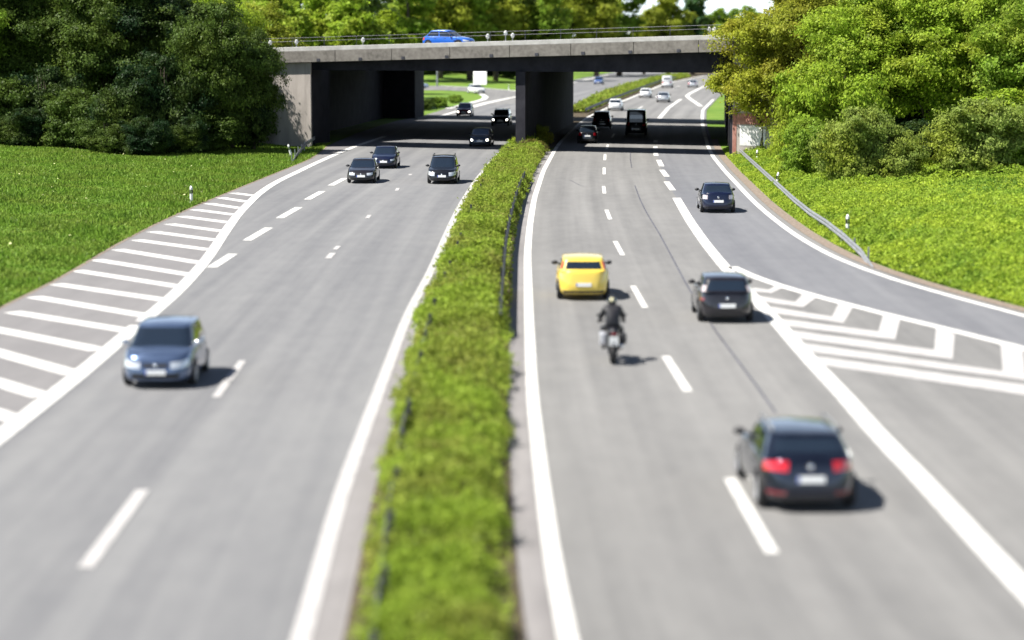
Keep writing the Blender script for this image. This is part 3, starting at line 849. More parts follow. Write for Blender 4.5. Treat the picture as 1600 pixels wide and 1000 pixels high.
    # grille, intake, lower trim, number plates
    patch('grille', Pb, th_x(.34, n1, True), th_x(-.34, n1, True), *s.get('grk', (.60, .76)), M['trim'], 0.008, 6, 2)
    patch('air_intake', Pb, th_x(.66, n1, True), th_x(-.66, n1, True), .14, .34, M['black'], 0.006, 8, 2)
    patch('lower_trim', Pb, th_x(.80, n1, False), th_x(-.80, n1, False), .03, s.get('rtrim', .17), M['trim'], 0.007, 8, 2)
    pw = 0.26 / (W_ / 2)
    for front in (True, False):
        k0 = s.get('fplate', .40) if front else s.get('rplate', .52)
        dk = 0.12 / (top(L_ / 2 * (1 if front else -1)) - zc)
        pl = patch('number_plate', Pb, th_x(pw, n1, front), th_x(-pw, n1, front), k0, k0 + dk, M['plate'], 0.022, 4, 1)
        if near:
            patch('country_band', Pb, th_x(-pw * .99, n1, front), th_x(-pw * .84, n1, front), k0 + dk * .04, k0 + dk * .96, M['plate_blue'], 0.025, 1, 1, parent=pl) if not front else patch('country_band', Pb, th_x(pw * .99, n1, front), th_x(pw * .84, n1, front), k0 + dk * .04, k0 + dk * .96, M['plate_blue'], 0.025, 1, 1, parent=pl)
    if near and s.get('emblem', True):
        for front in (True, False):
            k = s.get('femb', .70) if front else s.get('remb', .80)
            q = Pb(math.pi / 2 if front else -math.pi / 2, k)
            mb = MB(); mb.ell((q.x, q.y + (.012 if front else -.012), q.z), (.055, .02, .055), 12, 6); mb.build('emblem', M['chrome'], root, smooth=True)
    for (sx, k0, k1, x0, x1) in s.get('rear_reflectors', ()):
        patch('reflector', Pb, th_x(sx * x0, n1, False), th_x(sx * x1, n1, False), k0, k1, M['red_lamp_dim'], 0.009, 4, 1)
    # doors with handles
    if near:
        for right in (True, False):
            for ya_, yb_ in s.get('doors', ((.42, .0), (-.015, -.42))):
                dmb = patch('door', Pb, th_y(ya_, n1, right), th_y(yb_, n1, right), .14, .97, paint_mat, 0.006, 8, 6)
                for p_ in dmb.data.polygons: p_.use_smooth = False
                q = Pb(th_y(yb_ + .05, n1, right), .80)
                MB().box((q.x + (.012 if right else -.012), q.y, q.z), (.03, .17, .03)).build('handle', M['trim'] if s.get('dark_handles', True) else paint_mat, dmb, bevel=.008)
    # mirrors
    for sx in (-1, 1):
        zz = top(yw) + 0.10; xx = W_ / 2 * .915
        mb = MB(); mb.ell((sx * (xx + .12), yw - .38, zz), (.115, .075, .075), 12, 7)
        mb.tube([(sx * (xx - .05), yw - .38, zz - .05), (sx * (xx + .08), yw - .38, zz - .02)], .025, 6)
        mb.build('mirror', s.get('mirror_mat', M['trim']), root, smooth=True)
    if s.get('rails'):
        for sx in (-1, 1):
            pts = []
            for t in (0, .06, .3, .6, .94, 1.0):
                y = yrf - .15 + (yrr - yrf + .35) * t
                xx = W_ / 2 * rw * .93
                pts.append((sx * xx, y, Hh - .03 + (.075 if 0 < t < 1 else -.01)))
            mb = MB(); mb.tube(pts, .022, 6); mb.build('roof_rail', s.get('rail_mat', M['zinc']), root, smooth=True)
    # exhaust, wipers are too small to show; wheels
    tw = 0.205
    for yy in (ya, yb):
        for sx in (-1, 1):
            cx = sx * (W_ / 2 - tw / 2 - .005)
            t_ = MB()
            hw_ = tw / 2
            t_.lathe_x((cx, yy, Rw), [(-hw_, Rw * .62), (-hw_, Rw * .86), (-hw_ * .8, Rw * .97), (0, Rw), (hw_ * .8, Rw * .97), (hw_, Rw * .86), (hw_, Rw * .62), (-hw_, Rw * .62)], 26 if near else 16)
            wh = t_.build('wheel', M['tyre'], root, smooth=True)
            r_ = MB()
            o_ = sx * hw_
            r_.lathe_x((cx, yy, Rw), [(o_ * .55, 0.0001), (o_ * .55, Rw * .50), (o_ * .98, Rw * .60), (o_ * 1.03, Rw * .66), (o_ * .9, Rw * .66)], 22 if near else 14)
            if near:
                for q in range(5):
                    a = 2 * math.pi * q / 5 + .3
                    c_, s_ = math.cos(a), math.sin(a)
                    vs_ = []
                    for rad_, wd_ in ((Rw * .08, .045), (Rw * .60, .035)):
                        for sg_ in (-1, 1):
                            for dx in (o_ * .55, o_ * .93):
                                vs_.append((cx + dx, yy + c_ * rad_ - s_ * wd_ * sg_, Rw + s_ * rad_ + c_ * wd_ * sg_))
                    r_.add(vs_, [(0, 1, 3, 2), (4, 6, 7, 5), (0, 4, 5, 1), (2, 3, 7, 6), (1, 5, 7, 3), (0, 2, 6, 4)])
            r_.build('rim', s.get('rim_mat', M['rim']), wh, smooth=False)
    return root

def spec(base, **k):
    d = dict(base); d.update(k); return d
HATCH = dict(L=3.95, W=1.68, H=1.47, belt=.93, hoodf=.72, tail=.94, yw=.98, yrf=.30, yrr=-1.50, yrw=-1.86, roofw=.74)
SEDAN = dict(L=4.45, W=1.75, H=1.42, belt=.91, hoodf=.70, tail=.93, yw=1.00, yrf=.22, yrr=-.95, yrw=-1.60, roofw=.72, rear_glass=(.86, .12, .92))
ESTATE = dict(L=4.50, W=1.78, H=1.55, belt=.96, hoodf=.76, tail=1.0, yw=1.15, yrf=.45, yrr=-1.78, yrw=-2.12, roofw=.76, rails=True)
SUV = dict(L=4.60, W=1.86, H=1.70, belt=1.08, hoodf=.90, tail=1.08, yw=1.05, yrf=.42, yrr=-1.90, yrw=-2.2, roofw=.78, Rw=.36, zc=.24, rails=True)
VAN = dict(L=5.3, W=1.95, H=2.35, belt=1.22, hoodf=.98, tail=1.25, yw=1.95, yrf=1.35, yrr=-2.52, yrw=-2.6, roofw=.86, Rw=.34, zc=.24, n2=9.0, rear_glass=(.66, .3, .62))

blk = paint('black_paint', (0.007, 0.008, 0.011)); dblue = paint('dark_blue_paint', (0.016, 0.022, 0.045)); anth = paint('anthracite_paint', (0.014, 0.013, 0.017))
navy = paint('navy_paint', (0.006, 0.010, 0.032)); yel = simple('yellow_paint', (0.80, 0.585, 0.085), 0.35, 0, 1.0); gblue = paint('grey_blue_paint', (0.10, 0.145, 0.25), 0.6, .25)
wht = simple('white_paint_car', (0.78, 0.78, 0.78), 0.35, 0, 1.0); silver = paint('silver_paint', (0.55, 0.57, 0.60), 0.6); bluep = simple('bright_blue_paint', (0.012, 0.12, 0.55), 0.35, 0.1, 1.0)
redb = paint('maroon_paint', (0.16, 0.03, 0.04)); mblue = paint('mid_blue_paint', (0.05, 0.10, 0.28)); lblue = paint('pale_blue_paint', (0.35, 0.45, 0.58), .4)

# carriageway towards the camera
car('hatchback_car', 'light grey-blue hatchback driving beside the hatched shoulder', spec(HATCH, L=3.9, W=1.82, H=1.50, belt=.95, hoodf=.78, tail=.97, yw=1.12, yrf=.40, mirror_mat=M['chrome'], head=(.42, .84, .55, .80), fplate=.30), gblue, 249, 603, 'LI', True)
car('sedan_car', 'dark sedan with large square headlights in the slip lane beside the short dashes', spec(SEDAN, L=4.5, W=1.75, head=(.42, .90, .58, .84), grk=(.60, .80), fplate=.38), anth, 565, 286, 'LO', True)
car('hatchback_car', 'dark navy hatchback just leaving the bridge shade behind the sedan', spec(HATCH, L=4.1, W=1.74, H=1.46, head=(.55, .86, .60, .80)), navy, 600, 263, 'LO', True)
car('estate_car', 'black people carrier with roof rails and swept headlights in the inner lane', spec(ESTATE, W=1.80, H=1.62, head=(.48, .74, .52, .86), grk=(.40, .55), fplate=.40, rail_mat=M['trim']), blk, 691, 287, 'LI', True)
car('hatchback_car', 'dark blue-grey car with bright headlights at the near edge of the underpass shade', spec(HATCH, L=4.2, W=1.76, H=1.45, head=(.62, .90, .52, .74), lit=True), paint('slate_paint', (.05, .07, .11)), 750, 229, 'LI', True)
car('estate_car', 'black vehicle with two round lit headlights deep inside the underpass', spec(SUV, H=1.66, W=1.82, head=(.66, .90, .48, .68), lit=True), blk, 782, 197, 'LI', True)
car('hatchback_car', 'maroon car half out of the sun entering the far side of the underpass', spec(HATCH, L=4.1, W=1.74, H=1.5, head=(.62, .90, .52, .72), lit=True), redb, 725, 182, 'LO', True)

# carriageway away from the camera
car('hatchback_car', 'bright yellow hatchback ahead of the motorcycle', spec(HATCH, L=4.0, W=1.77, H=1.44, taill=(.875, .84, .22, .80, 'c', 'red_lamp'), rear_glass=(.78, .22, .82), rplate=.36, remb=.78, roofw=.76, belt=.95, tail=1.0, side=((.86, .03), (-.03, -.72)), emblem=False), yel, 911, 467, 'RL')
car('hatchback_car', 'dark grey hatchback beside the point of the gore hatching', spec(HATCH, L=3.85, W=1.72, H=1.43, taill=(.84, .74, .03, .50, 'c', 'clear_tail'), rear_glass=(.80, .12, .88), rplate=.38, remb=.74, roofw=.75, rim_mat=M['rim_dark'], belt=.95, tail=.98, rear_reflectors=((-1, .62, .74, .80, .93),)), anth, 1133, 502, 'RO')
car('sedan_car', 'dark navy car alone on the exit ramp', spec(SEDAN, L=4.2, W=1.76, H=1.46, tail=1.02, belt=.94, yrr=-1.15, yrw=-1.72, taill=(.62, .84, .62, .86, 'b', 'clear_tail'), rplate=.42, remb=.74, SR=[.955, .985, .998, 1.0, .985, .972, .962, .952, .945, .93]), navy, 1121, 332, 'PR')
car('estate_car', 'large dark estate with red tail lights and silver roof rails nearest the camera', spec(ESTATE, L=4.45, W=1.85, H=1.415, yrr=-1.50, yrw=-2.05, roofw=.71, taill=(.46, .80, .72, .95, 'b', 'red_lamp'), rplate=.48, remb=.84, rear_glass=(.84, .38, .90), Rw=.335, rear_reflectors=((-1, .19, .27, .50, .86), (1, .19, .27, .50, .86)), rtrim=.16, belt=.95, tail=1.0), paint('midnight_paint', (0.017, 0.023, 0.042), .7, .22), 1256, 792, 'RD', yaw=0.02)
car('hatchback_car', 'small dark car with a pale plate at the near edge of the shade, right carriageway', spec(HATCH, L=4.0, W=1.72), blk, 918, 224, 'RL')
car('estate_car', 'dark off-road car in the shade ahead of the small dark car', spec(SUV, H=1.75), blk, 940, 202, 'RL')
van = car('van', 'tall black van in the underpass shade, right carriageway', spec(VAN, rplate=.30), blk, 994, 212, 'RD', cat='van')
FG = 'white cars beyond the underpass'
car('hatchback_car', 'white car nearest the far side of the underpass beside the median', spec(SEDAN, taill=(.72, .86, .62, .86, 'b', 'red_lamp_dim')), wht, 961, 173, 'RL', near=False, group=FG)
car('hatchback_car', 'white car in the inner lane between the median and the silver car', spec(SEDAN, taill=(.72, .86, .62, .86, 'b', 'red_lamp_dim')), wht, 1008, 153, 'RL', near=False, group=FG)
car('hatchback_car', 'silver-white car in the middle lane beyond the underpass', spec(SEDAN, taill=(.72, .86, .62, .86, 'b', 'red_lamp_dim')), silver, 1036, 160, 'RO', near=False, group=FG)
car('van', 'white van far ahead beside the far median', spec(VAN, H=2.2, W=1.9, rplate=.3), wht, 1042, 137.5, 'RL', near=False, cat='van')
car('hatchback_car', 'silver car farthest away on the right carriageway', spec(SEDAN), silver, 1082, 137, 'RO', near=False, group=FG)
car('hatchback_car', 'blue car far off on the oncoming carriageway seen right of the pier', spec(HATCH, W=1.76), mblue, 935, 132, 'LO', True, near=False)
# loop ramp
x, y = gp(744, 146)
car('hatchback_car', 'white car on the loop ramp in front of the white sign', spec(HATCH, L=4.1, W=1.74), wht, 0, 0, 'LO', near=False, pos=(x, y + 1, 0.012), heading=R(205))
x, y = gp(652, 138)
car('hatchback_car', 'pale blue car at the left edge of the left span', spec(HATCH, L=4.1, W=1.74), lblue, 0, 0, 'LO', near=False, pos=(x, y, 0.012), heading=R(262))
# on the bridge
e = e_at(701, 4.2, 8.4)
p = bpnt(e, 4.2, ztop(e) - 0.41)
bc = car('hatchback_car', 'bright blue car crossing on top of the bridge', spec(HATCH, L=4.3, H=1.47, yrr=-1.35), bluep, 0, 0, 'LO', near=True, pos=p, heading=math.atan2(-be.x, be.y))
bc.rotation_euler = (math.atan(GD), 0, math.atan2(-be.x, be.y)) if False else (0, 0, math.atan2(-be.x, be.y))

# ------------------------------------------------------------------ motorcycle and rider
p = Vector((*gp(958, 569), 0.012)); d = tangent('RL', p.y)
MR = math.atan2(-d.x, d.y)
bk = empty('motorcycle', p + d * 0.75, MR); tag(bk, 'black motorcycle with silver side case ridden behind the yellow car', 'motorcycle')
def bwheel(yy, rad, wdt):
    t = MB(); h_ = wdt / 2
    t.lathe_x((0, yy, rad), [(-h_ * .7, rad * .74), (-h_, rad * .84), (-h_ * .75, rad * .95), (0, rad), (h_ * .75, rad * .95), (h_, rad * .84), (h_ * .7, rad * .74), (-h_ * .7, rad * .74)], 28)
    w_ = t.build('wheel', M['tyre'], bk, smooth=True)
    r_ = MB(); r_.lathe_x((0, yy, rad), [(-h_ * .6, rad * .76), (-h_ * .5, rad * .66), (h_ * .5, rad * .66), (h_ * .6, rad * .76)], 28)
    for q in range(5):
        a = 2 * math.pi * q / 5; r_.tube([(0, yy, rad), (0, yy + math.cos(a) * rad * .68, rad + math.sin(a) * rad * .68)], .022, 6)
    r_.lathe_x((0, yy, rad), [(-.05, .001), (-.05, .05), (.05, .05), (.05, .001)], 14)
    r_.build('rim', M['rim_dark'], w_)
bwheel(-.72, .315, .18); bwheel(.72, .31, .12)
mb = MB(); mb.tube([(0, -.95, .86), (0, -.7, .84), (0, -.35, .80), (0, .0, .80)], [.08, .13, .15, .12], 12); mb.build('seat', M['leather'], bk, smooth=True)
mb = MB(); mb.ell((0, .22, .88), (.17, .30, .16)); mb.build('tank', M['helmet_black'], bk, smooth=True)
mb = MB(); mb.box((0, .1, .48), (.32, .46, .36)); mb.tube([(-.18, .12, .42), (.18, .12, .42)], .12, 12); mb.build('engine', M['rim_dark'], bk, bevel=.03)
mb = MB()
for s in (-.1, .1): mb.tube([(s, .72, .31), (s, .50, .82), (s, .44, .98)], .028, 8)
mb.build('fork', M['chrome'], bk)
mb = MB()
for s in (-.11, .11): mb.tube([(s, -.72, .315), (s, -.1, .40)], .035, 8)
mb.build('swingarm', M['rim_dark'], bk)
mb = MB(); mb.tube([(-.37, .34, 1.02), (-.28, .40, 1.03), (-.1, .45, 1.02), (.1, .45, 1.02), (.28, .40, 1.03), (.37, .34, 1.02)], .018, 8); mb.build('handlebar', M['trim'], bk)
for s in (-1, 1):
    mb = MB(); mb.tube([(s * .26, .40, 1.03), (s * .33, .42, 1.15)], .01, 6); mb.ell((s * .35, .42, 1.18), (.07, .03, .045)); mb.build('mirror', M['trim'], bk, smooth=True)
mb = MB(); mb.tube([(.17, .1, .35), (.19, -.3, .36), (.20, -.85, .50)], [.035, .05, .065], 10); mb.build('exhaust', M['chrome'], bk, smooth=True)
mb = MB(); mb.box((-.27, -.62, .68), (.19, .42, .34)); mb.build('side_case', simple('silver_case', (.55, .55, .58), .4, .5), bk, bevel=.06)
mb = MB(); mb.box((.27, -.62, .68), (.17, .40, .30)); mb.build('side_case', M['trim'], bk, bevel=.06)
mb = MB(); mb.tube([(0, -.80, .74), (0, -1.0, .72), (0, -1.06, .55)], [.10, .09, .07], 10); mb.build('tail_fairing', M['trim'], bk, smooth=True)
mb = MB(); mb.box((0, -1.075, .84), (.16, .05, .07)); mb.build('taillight', M['red_lamp_dim'], bk, bevel=.02)
mb = MB(); mb.box((0, -1.10, .655), (.24, .015, .24)); pt_ = mb.build('number_plate', M['plate'], bk, bevel=.005)
mb = MB(); mb.box((0, .70, .66), (.16, .36, .05)); mb.build('mudguard', M['helmet_black'], bk, bevel=.02)
mb = MB(); mb.ell((0, .60, .98), (.13, .10, .14)); mb.build('headlight', M['helmet_black'], bk, smooth=True)

pr = empty('person', bk.location, MR)
tag(pr, 'motorcycle rider in black leather and a dark helmet with a cream patch, holding the handlebar', 'person')
V_ = [(0, -.30, .95), (0, -.30, 1.08), (0, -.23, 1.25), (0, -.12, 1.38), (0, -.03, 1.48), (0, .02, 1.55),
      (-.19, -.12, 1.42), (-.29, .02, 1.20), (-.33, .27, 1.06), (.19, -.12, 1.42), (.29, .02, 1.20), (.33, .27, 1.06),
      (-.12, -.27, .93), (-.25, .14, .86), (-.24, -.10, .47), (-.24, .10, .38), (.12, -.27, .93), (.25, .14, .86), (.24, -.10, .47), (.24, .10, .38)]
Rr = [(.20, .17), (.19, .15), (.22, .15), (.215, .145), (.08, .08), (.08, .08), (.10, .10), (.075, .075), (.048, .048), (.10, .10), (.075, .075), (.045, .045),
      (.11, .11), (.082, .082), (.058, .058), (.048, .045), (.11, .11), (.082, .082), (.058, .058), (.048, .045)]
E_ = [(0, 1), (1, 2), (2, 3), (3, 4), (4, 5), (3, 6), (6, 7), (7, 8), (3, 9), (9, 10), (10, 11), (0, 12), (12, 13), (13, 14), (14, 15), (0, 16), (16, 17), (17, 18), (18, 19)]
me = bpy.data.meshes.new('body'); me.from_pydata(V_, E_, []); me.update()
bmk = bmesh.new(); bmk.from_mesh(me); lay = bmk.verts.layers.skin.verify()
for i, v_ in enumerate(bmk.verts): v_[lay].radius = Rr[i]; v_[lay].use_root = (i == 0)
bmk.to_mesh(me); bmk.free()
ob = bpy.data.objects.new('body', me); ob.parent = pr; COL.objects.link(ob); me.materials.append(M['leather'])
sk_ = ob.modifiers.new('skin', 'SKIN'); sk_.use_smooth_shade = True
ss = ob.modifiers.new('sub', 'SUBSURF'); ss.levels = 2; ss.render_levels = 2
mb = MB(); mb.ell((0, .05, 1.60), (.135, .16, .155), 18, 12); hm = mb.build('helmet', M['helmet_black'], pr, smooth=True)
mb = MB(); mb.ell((-.01, -.03, 1.645), (.07, .095, .07), 14, 10); mb.build('cream_patch', M['helmet_cream'], hm, smooth=True)
mb = MB(); mb.ell((0, .135, 1.60), (.105, .085, .06), 14, 8); mb.build('visor', M['glass'], hm, smooth=True)
for s in (-1, 1):
    mb = MB(); mb.ell((s * .335, .30, 1.045), (.042, .055, .035))
    for k, ln in enumerate((.075, .085, .08, .065)):
        xx = s * (.305 + k * .022)
        mb.tube([(xx, .33, 1.06), (xx, .33 + ln * .55, 1.045), (xx, .33 + ln * .5, 1.005), (xx, .325, .99)], .011, 6)
    mb.tube([(s * .30, .29, 1.03), (s * .285, .31, 1.0), (s * .30, .335, .99)], .012, 6)
    mb.build('glove', M['leather'], pr, smooth=True)
    mb = MB(); mb.tube([(s * .24, -.14, .36), (s * .24, .0, .345), (s * .24, .14, .35)], [.05, .052, .035], 8); mb.build('boot', M['black'], pr, smooth=True)

# ------------------------------------------------------------------ foliage
def leaf_cloud(C, Nn, size, wid=0.55, rg=rng):
    n = len(C)
    Nn = Nn / (np.linalg.norm(Nn, axis=1, keepdims=True) + 1e-9)
    r = rg.normal(size=(n, 3)); t = np.cross(Nn, r); t /= (np.linalg.norm(t, axis=1, keepdims=True) + 1e-9)
    b = np.cross(Nn, t)
    s = (size * (0.6 + 0.8 * rg.random(n)))[:, None]
    V = np.empty((n, 4, 3))
    V[:, 0] = C + t * s * .5; V[:, 1] = C + b * s * .5 * wid; V[:, 2] = C - t * s * .5; V[:, 3] = C - b * s * .5 * wid
    return V.reshape(-1, 3)

def quad_mesh(name, V):
    n = len(V) // 4
    me = bpy.data.meshes.new(name)
    me.vertices.add(4 * n); me.vertices.foreach_set('co', V.astype(np.float32).ravel())
    me.loops.add(4 * n); me.loops.foreach_set('vertex_index', np.arange(4 * n, dtype=np.int32))
    me.polygons.add(n); me.polygons.foreach_set('loop_start', np.arange(0, 4 * n, 4, dtype=np.int32))
    me.polygons.foreach_set('loop_total', np.full(n, 4, dtype=np.int32))
    me.update(); me.validate()
    return me

def crown_mesh(name, seed, h, r, base, nlobe, nleaf, leaf, droop=0.0):
    rg = np.random.default_rng(seed)
    zc = base + (h - base) * .5; hz = (h - base) * .5
    lob = []
    for i in range(nlobe):
        for _ in range(30):
            q = rg.normal(size=3); q /= np.linalg.norm(q); q *= rg.random() ** (1 / 2.2)
            if base == 0 and i % 2: q[2] = -.45 - .45 * rg.random(); q[:2] *= .9 / (np.linalg.norm(q[:2]) + 1e-6) * (.4 + .6 * rg.random())
            rad = r * (.24 + .22 * rg.random())
            c = np.array([q[0] * (r - rad * .7), q[1] * (r - rad * .7), zc + q[2] * (hz - rad * .6)])
            if all(np.linalg.norm(c - l[0]) > .45 * (rad + l[1]) for l in lob): break
        lob.append((c, rad))
    Cs, Ns = [], []
    per = nleaf // nlobe
    for c, rad in lob:
        nsub = 26
        d = rg.normal(size=(nsub, 3)); d[:, 2] = d[:, 2] * .8 + .25; d /= np.linalg.norm(d, axis=1, keepdims=True)
        rr_ = rad * (.55 + .5 * rg.random(nsub))
        sc = c + d * rr_[:, None] * np.array([1.1, 1.1, .85])
        m_ = per // nsub
        for k in range(nsub):
            sg_ = rad * (.13 + .10 * rg.random())
            pts = sc[k] + rg.normal(size=(m_, 3)) * np.array([sg_ * 1.15, sg_ * 1.15, sg_ * .65])
            pts[:, 2] -= droop * np.abs(rg.normal(size=m_))
            nr = d[k] * .7 + (pts - c) / rad * .35 + rg.normal(size=(m_, 3)) * .55 + np.array([0, 0, .35])
            Cs.append(pts); Ns.append(nr)
    C = np.concatenate(Cs); Nn = np.concatenate(Ns)
    C[:, 2] = np.maximum(C[:, 2], 0.05)
    return quad_mesh(name, leaf_cloud(C, Nn, leaf, .6, rg)), lob

def trunk_mb(seed, h, base, r0, lob):
    rg = random.Random(seed); mb = MB()
    top = h * .8; pts = []
    for i in range(6):
        t = i / 5; pts.append((math.sin(t * 3 + seed) * .15 * t, math.cos(t * 2.2 + seed) * .15 * t, -0.3 + (top + .3) * t))
    mb.tube(pts, [r0 * (1.25 - .95 * i / 5) for i in range(6)], 9)
    for c, rad in lob[:9]:
        z0 = max(base * .7, c[2] - rad * 1.1 - .6)
        z0 = min(z0, top * .9)
        mid = (c[0] * .5, c[1] * .5, (z0 + c[2]) / 2 - .1)
        mb.tube([(0, 0, z0), mid, tuple(c)], [r0 * .42, r0 * .28, r0 * .10], 6)
    return mb

def stems_mb(seed, h, r):
    rg = random.Random(seed); mb = MB()
    for k in range(7):
        a = rg.random() * 6.28; q = r * .55 * rg.random()
        mb.tube([(math.cos(a) * .15, math.sin(a) * .15, -.2), (math.cos(a) * q * .6, math.sin(a) * q * .6, h * .4), (math.cos(a) * q, math.sin(a) * q, h * .75)], [.06, .045, .015], 6)
    return mb

PROTO = {}
def proto(kind):
    if kind in PROTO: return PROTO[kind]
    cfg = {  # h, r, base, lobes, leaves, leaf size
        'broad': (12, 4.6, 2.0, 28, 78000, .20), 'tall': (14, 4.0, 2.2, 28, 74000, .20), 'round': (10, 4.4, 1.2, 26, 70000, .19), 'open': (12, 4.2, 1.2, 22, 46000, .21),
        'far': (16, 5.0, 2.0, 26, 22000, .50), 'fartall': (19, 4.2, 2.5, 24, 20000, .50), 'bush': (4.6, 2.9, 0.0, 26, 40000, .155), 'bushlow': (3.0, 2.5, 0.0, 20, 20000, .16)}[kind]
    h, r, b, nl, nf, lf = cfg
    sd_ = abs(sum(ord(c) * (i + 3) for i, c in enumerate(kind)))
    me, lob = crown_mesh('crown', sd_, h, r, b, nl, nf, lf)
    tm = (stems_mb(sd_, h, r) if 'bush' in kind else trunk_mb(sd_, h, b, .2 + .012 * h, lob))
    tme = bpy.data.meshes.new('trunk'); tme.from_pydata([tuple(v) for v in tm.v], [], tm.f); tme.update()
    tme.materials.append(M['bark']); tme.polygons.foreach_set('use_smooth', [True] * len(tme.polygons))
    PROTO[kind] = (me, tme, h, r, {})
    return PROTO[kind]

tcount = [0]
def tree(name, kind, x, y, sc, col, label, group, mat='leaves', cat='tree', sz=1.0, z=None, rot=None):
    me, tme, h, r, var = proto(kind)
    if mat not in var:
        mm = me if not var else me.copy()
        mm.materials.clear(); mm.materials.append(M[mat]); var[mat] = mm
    tcount[0] += 1
    root = empty(name, (x, y, float(terr(x, y)) if z is None else z), (tcount[0] * 2.399) % 6.283 if rot is None else rot)
    root.scale = (sc, sc, sc * sz); tag(root, label, cat, group)
    c = bpy.data.objects.new('crown', var[mat]); c.parent = root; COL.objects.link(c); c.color = (*col, 1)
    t = bpy.data.objects.new('stem' if 'bush' in kind else 'trunk', tme); t.parent = root; COL.objects.link(t)
    return root

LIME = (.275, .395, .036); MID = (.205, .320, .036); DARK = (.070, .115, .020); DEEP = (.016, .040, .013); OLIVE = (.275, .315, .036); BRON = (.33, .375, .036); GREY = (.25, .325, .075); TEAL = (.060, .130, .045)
GL, GR_, GB = 'trees of the dark wood on the left', 'trees and bushes above the exit ramp', 'trees behind the bridge'
GBU = 'dark bushes along the left wood edge'
def tp(name, kind, px, py, sc, col, label, group, mat='leaves', cat='tree', sz=1.0, rot=None):
    x, y = gp(px, py); return tree(name, kind, x, y, sc, col, label, group, mat, cat, sz, rot=rot)

# left wood: bushes at its foot, trees behind
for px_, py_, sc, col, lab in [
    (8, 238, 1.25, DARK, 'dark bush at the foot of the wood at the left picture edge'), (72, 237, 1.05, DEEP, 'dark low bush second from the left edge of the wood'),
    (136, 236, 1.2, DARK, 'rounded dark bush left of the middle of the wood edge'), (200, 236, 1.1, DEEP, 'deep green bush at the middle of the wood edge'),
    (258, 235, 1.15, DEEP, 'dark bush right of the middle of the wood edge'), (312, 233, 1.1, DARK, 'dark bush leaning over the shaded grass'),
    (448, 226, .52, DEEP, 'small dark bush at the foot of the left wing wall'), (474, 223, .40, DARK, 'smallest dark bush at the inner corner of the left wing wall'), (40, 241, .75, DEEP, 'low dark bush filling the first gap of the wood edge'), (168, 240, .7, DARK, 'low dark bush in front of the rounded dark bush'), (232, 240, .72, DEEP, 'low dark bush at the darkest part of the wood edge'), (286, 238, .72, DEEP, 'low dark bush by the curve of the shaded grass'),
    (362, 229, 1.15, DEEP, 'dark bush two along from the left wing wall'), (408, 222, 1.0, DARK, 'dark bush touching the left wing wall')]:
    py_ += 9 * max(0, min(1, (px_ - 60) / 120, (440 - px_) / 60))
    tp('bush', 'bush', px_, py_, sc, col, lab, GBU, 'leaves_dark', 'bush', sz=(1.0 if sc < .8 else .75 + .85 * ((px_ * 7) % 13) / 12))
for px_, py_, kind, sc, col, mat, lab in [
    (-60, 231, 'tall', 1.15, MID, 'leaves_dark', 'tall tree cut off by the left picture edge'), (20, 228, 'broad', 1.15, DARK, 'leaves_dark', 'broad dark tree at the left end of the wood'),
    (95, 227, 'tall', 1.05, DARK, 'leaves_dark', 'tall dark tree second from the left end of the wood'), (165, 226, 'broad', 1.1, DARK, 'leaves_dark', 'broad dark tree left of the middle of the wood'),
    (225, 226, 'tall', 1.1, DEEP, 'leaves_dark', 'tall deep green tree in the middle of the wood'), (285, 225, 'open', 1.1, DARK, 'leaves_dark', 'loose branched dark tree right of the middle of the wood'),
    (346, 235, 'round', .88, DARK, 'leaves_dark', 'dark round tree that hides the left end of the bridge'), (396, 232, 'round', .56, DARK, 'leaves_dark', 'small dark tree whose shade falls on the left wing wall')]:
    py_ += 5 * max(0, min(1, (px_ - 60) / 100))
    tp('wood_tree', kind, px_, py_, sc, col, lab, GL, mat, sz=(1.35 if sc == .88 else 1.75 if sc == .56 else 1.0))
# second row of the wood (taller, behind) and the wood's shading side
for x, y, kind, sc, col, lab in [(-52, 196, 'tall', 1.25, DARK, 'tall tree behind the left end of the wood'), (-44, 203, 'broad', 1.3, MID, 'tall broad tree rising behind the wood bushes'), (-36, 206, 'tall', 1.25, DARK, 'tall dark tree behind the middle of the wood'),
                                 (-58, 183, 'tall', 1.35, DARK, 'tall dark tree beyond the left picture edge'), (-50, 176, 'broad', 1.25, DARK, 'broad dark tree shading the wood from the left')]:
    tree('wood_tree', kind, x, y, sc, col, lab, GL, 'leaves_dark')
# sunlit crowns rising over the left end of the bridge
x, y = gp(330, 213); tree('wood_tree', 'broad', x, y, 1.12, LIME, 'lime green tree lit by the sun above the left end of the bridge', GL)
x, y = gp(395, 207); tree('wood_tree', 'round', x, y, 1.25, OLIVE, 'yellowish tree just left of the visible bridge end', GL)

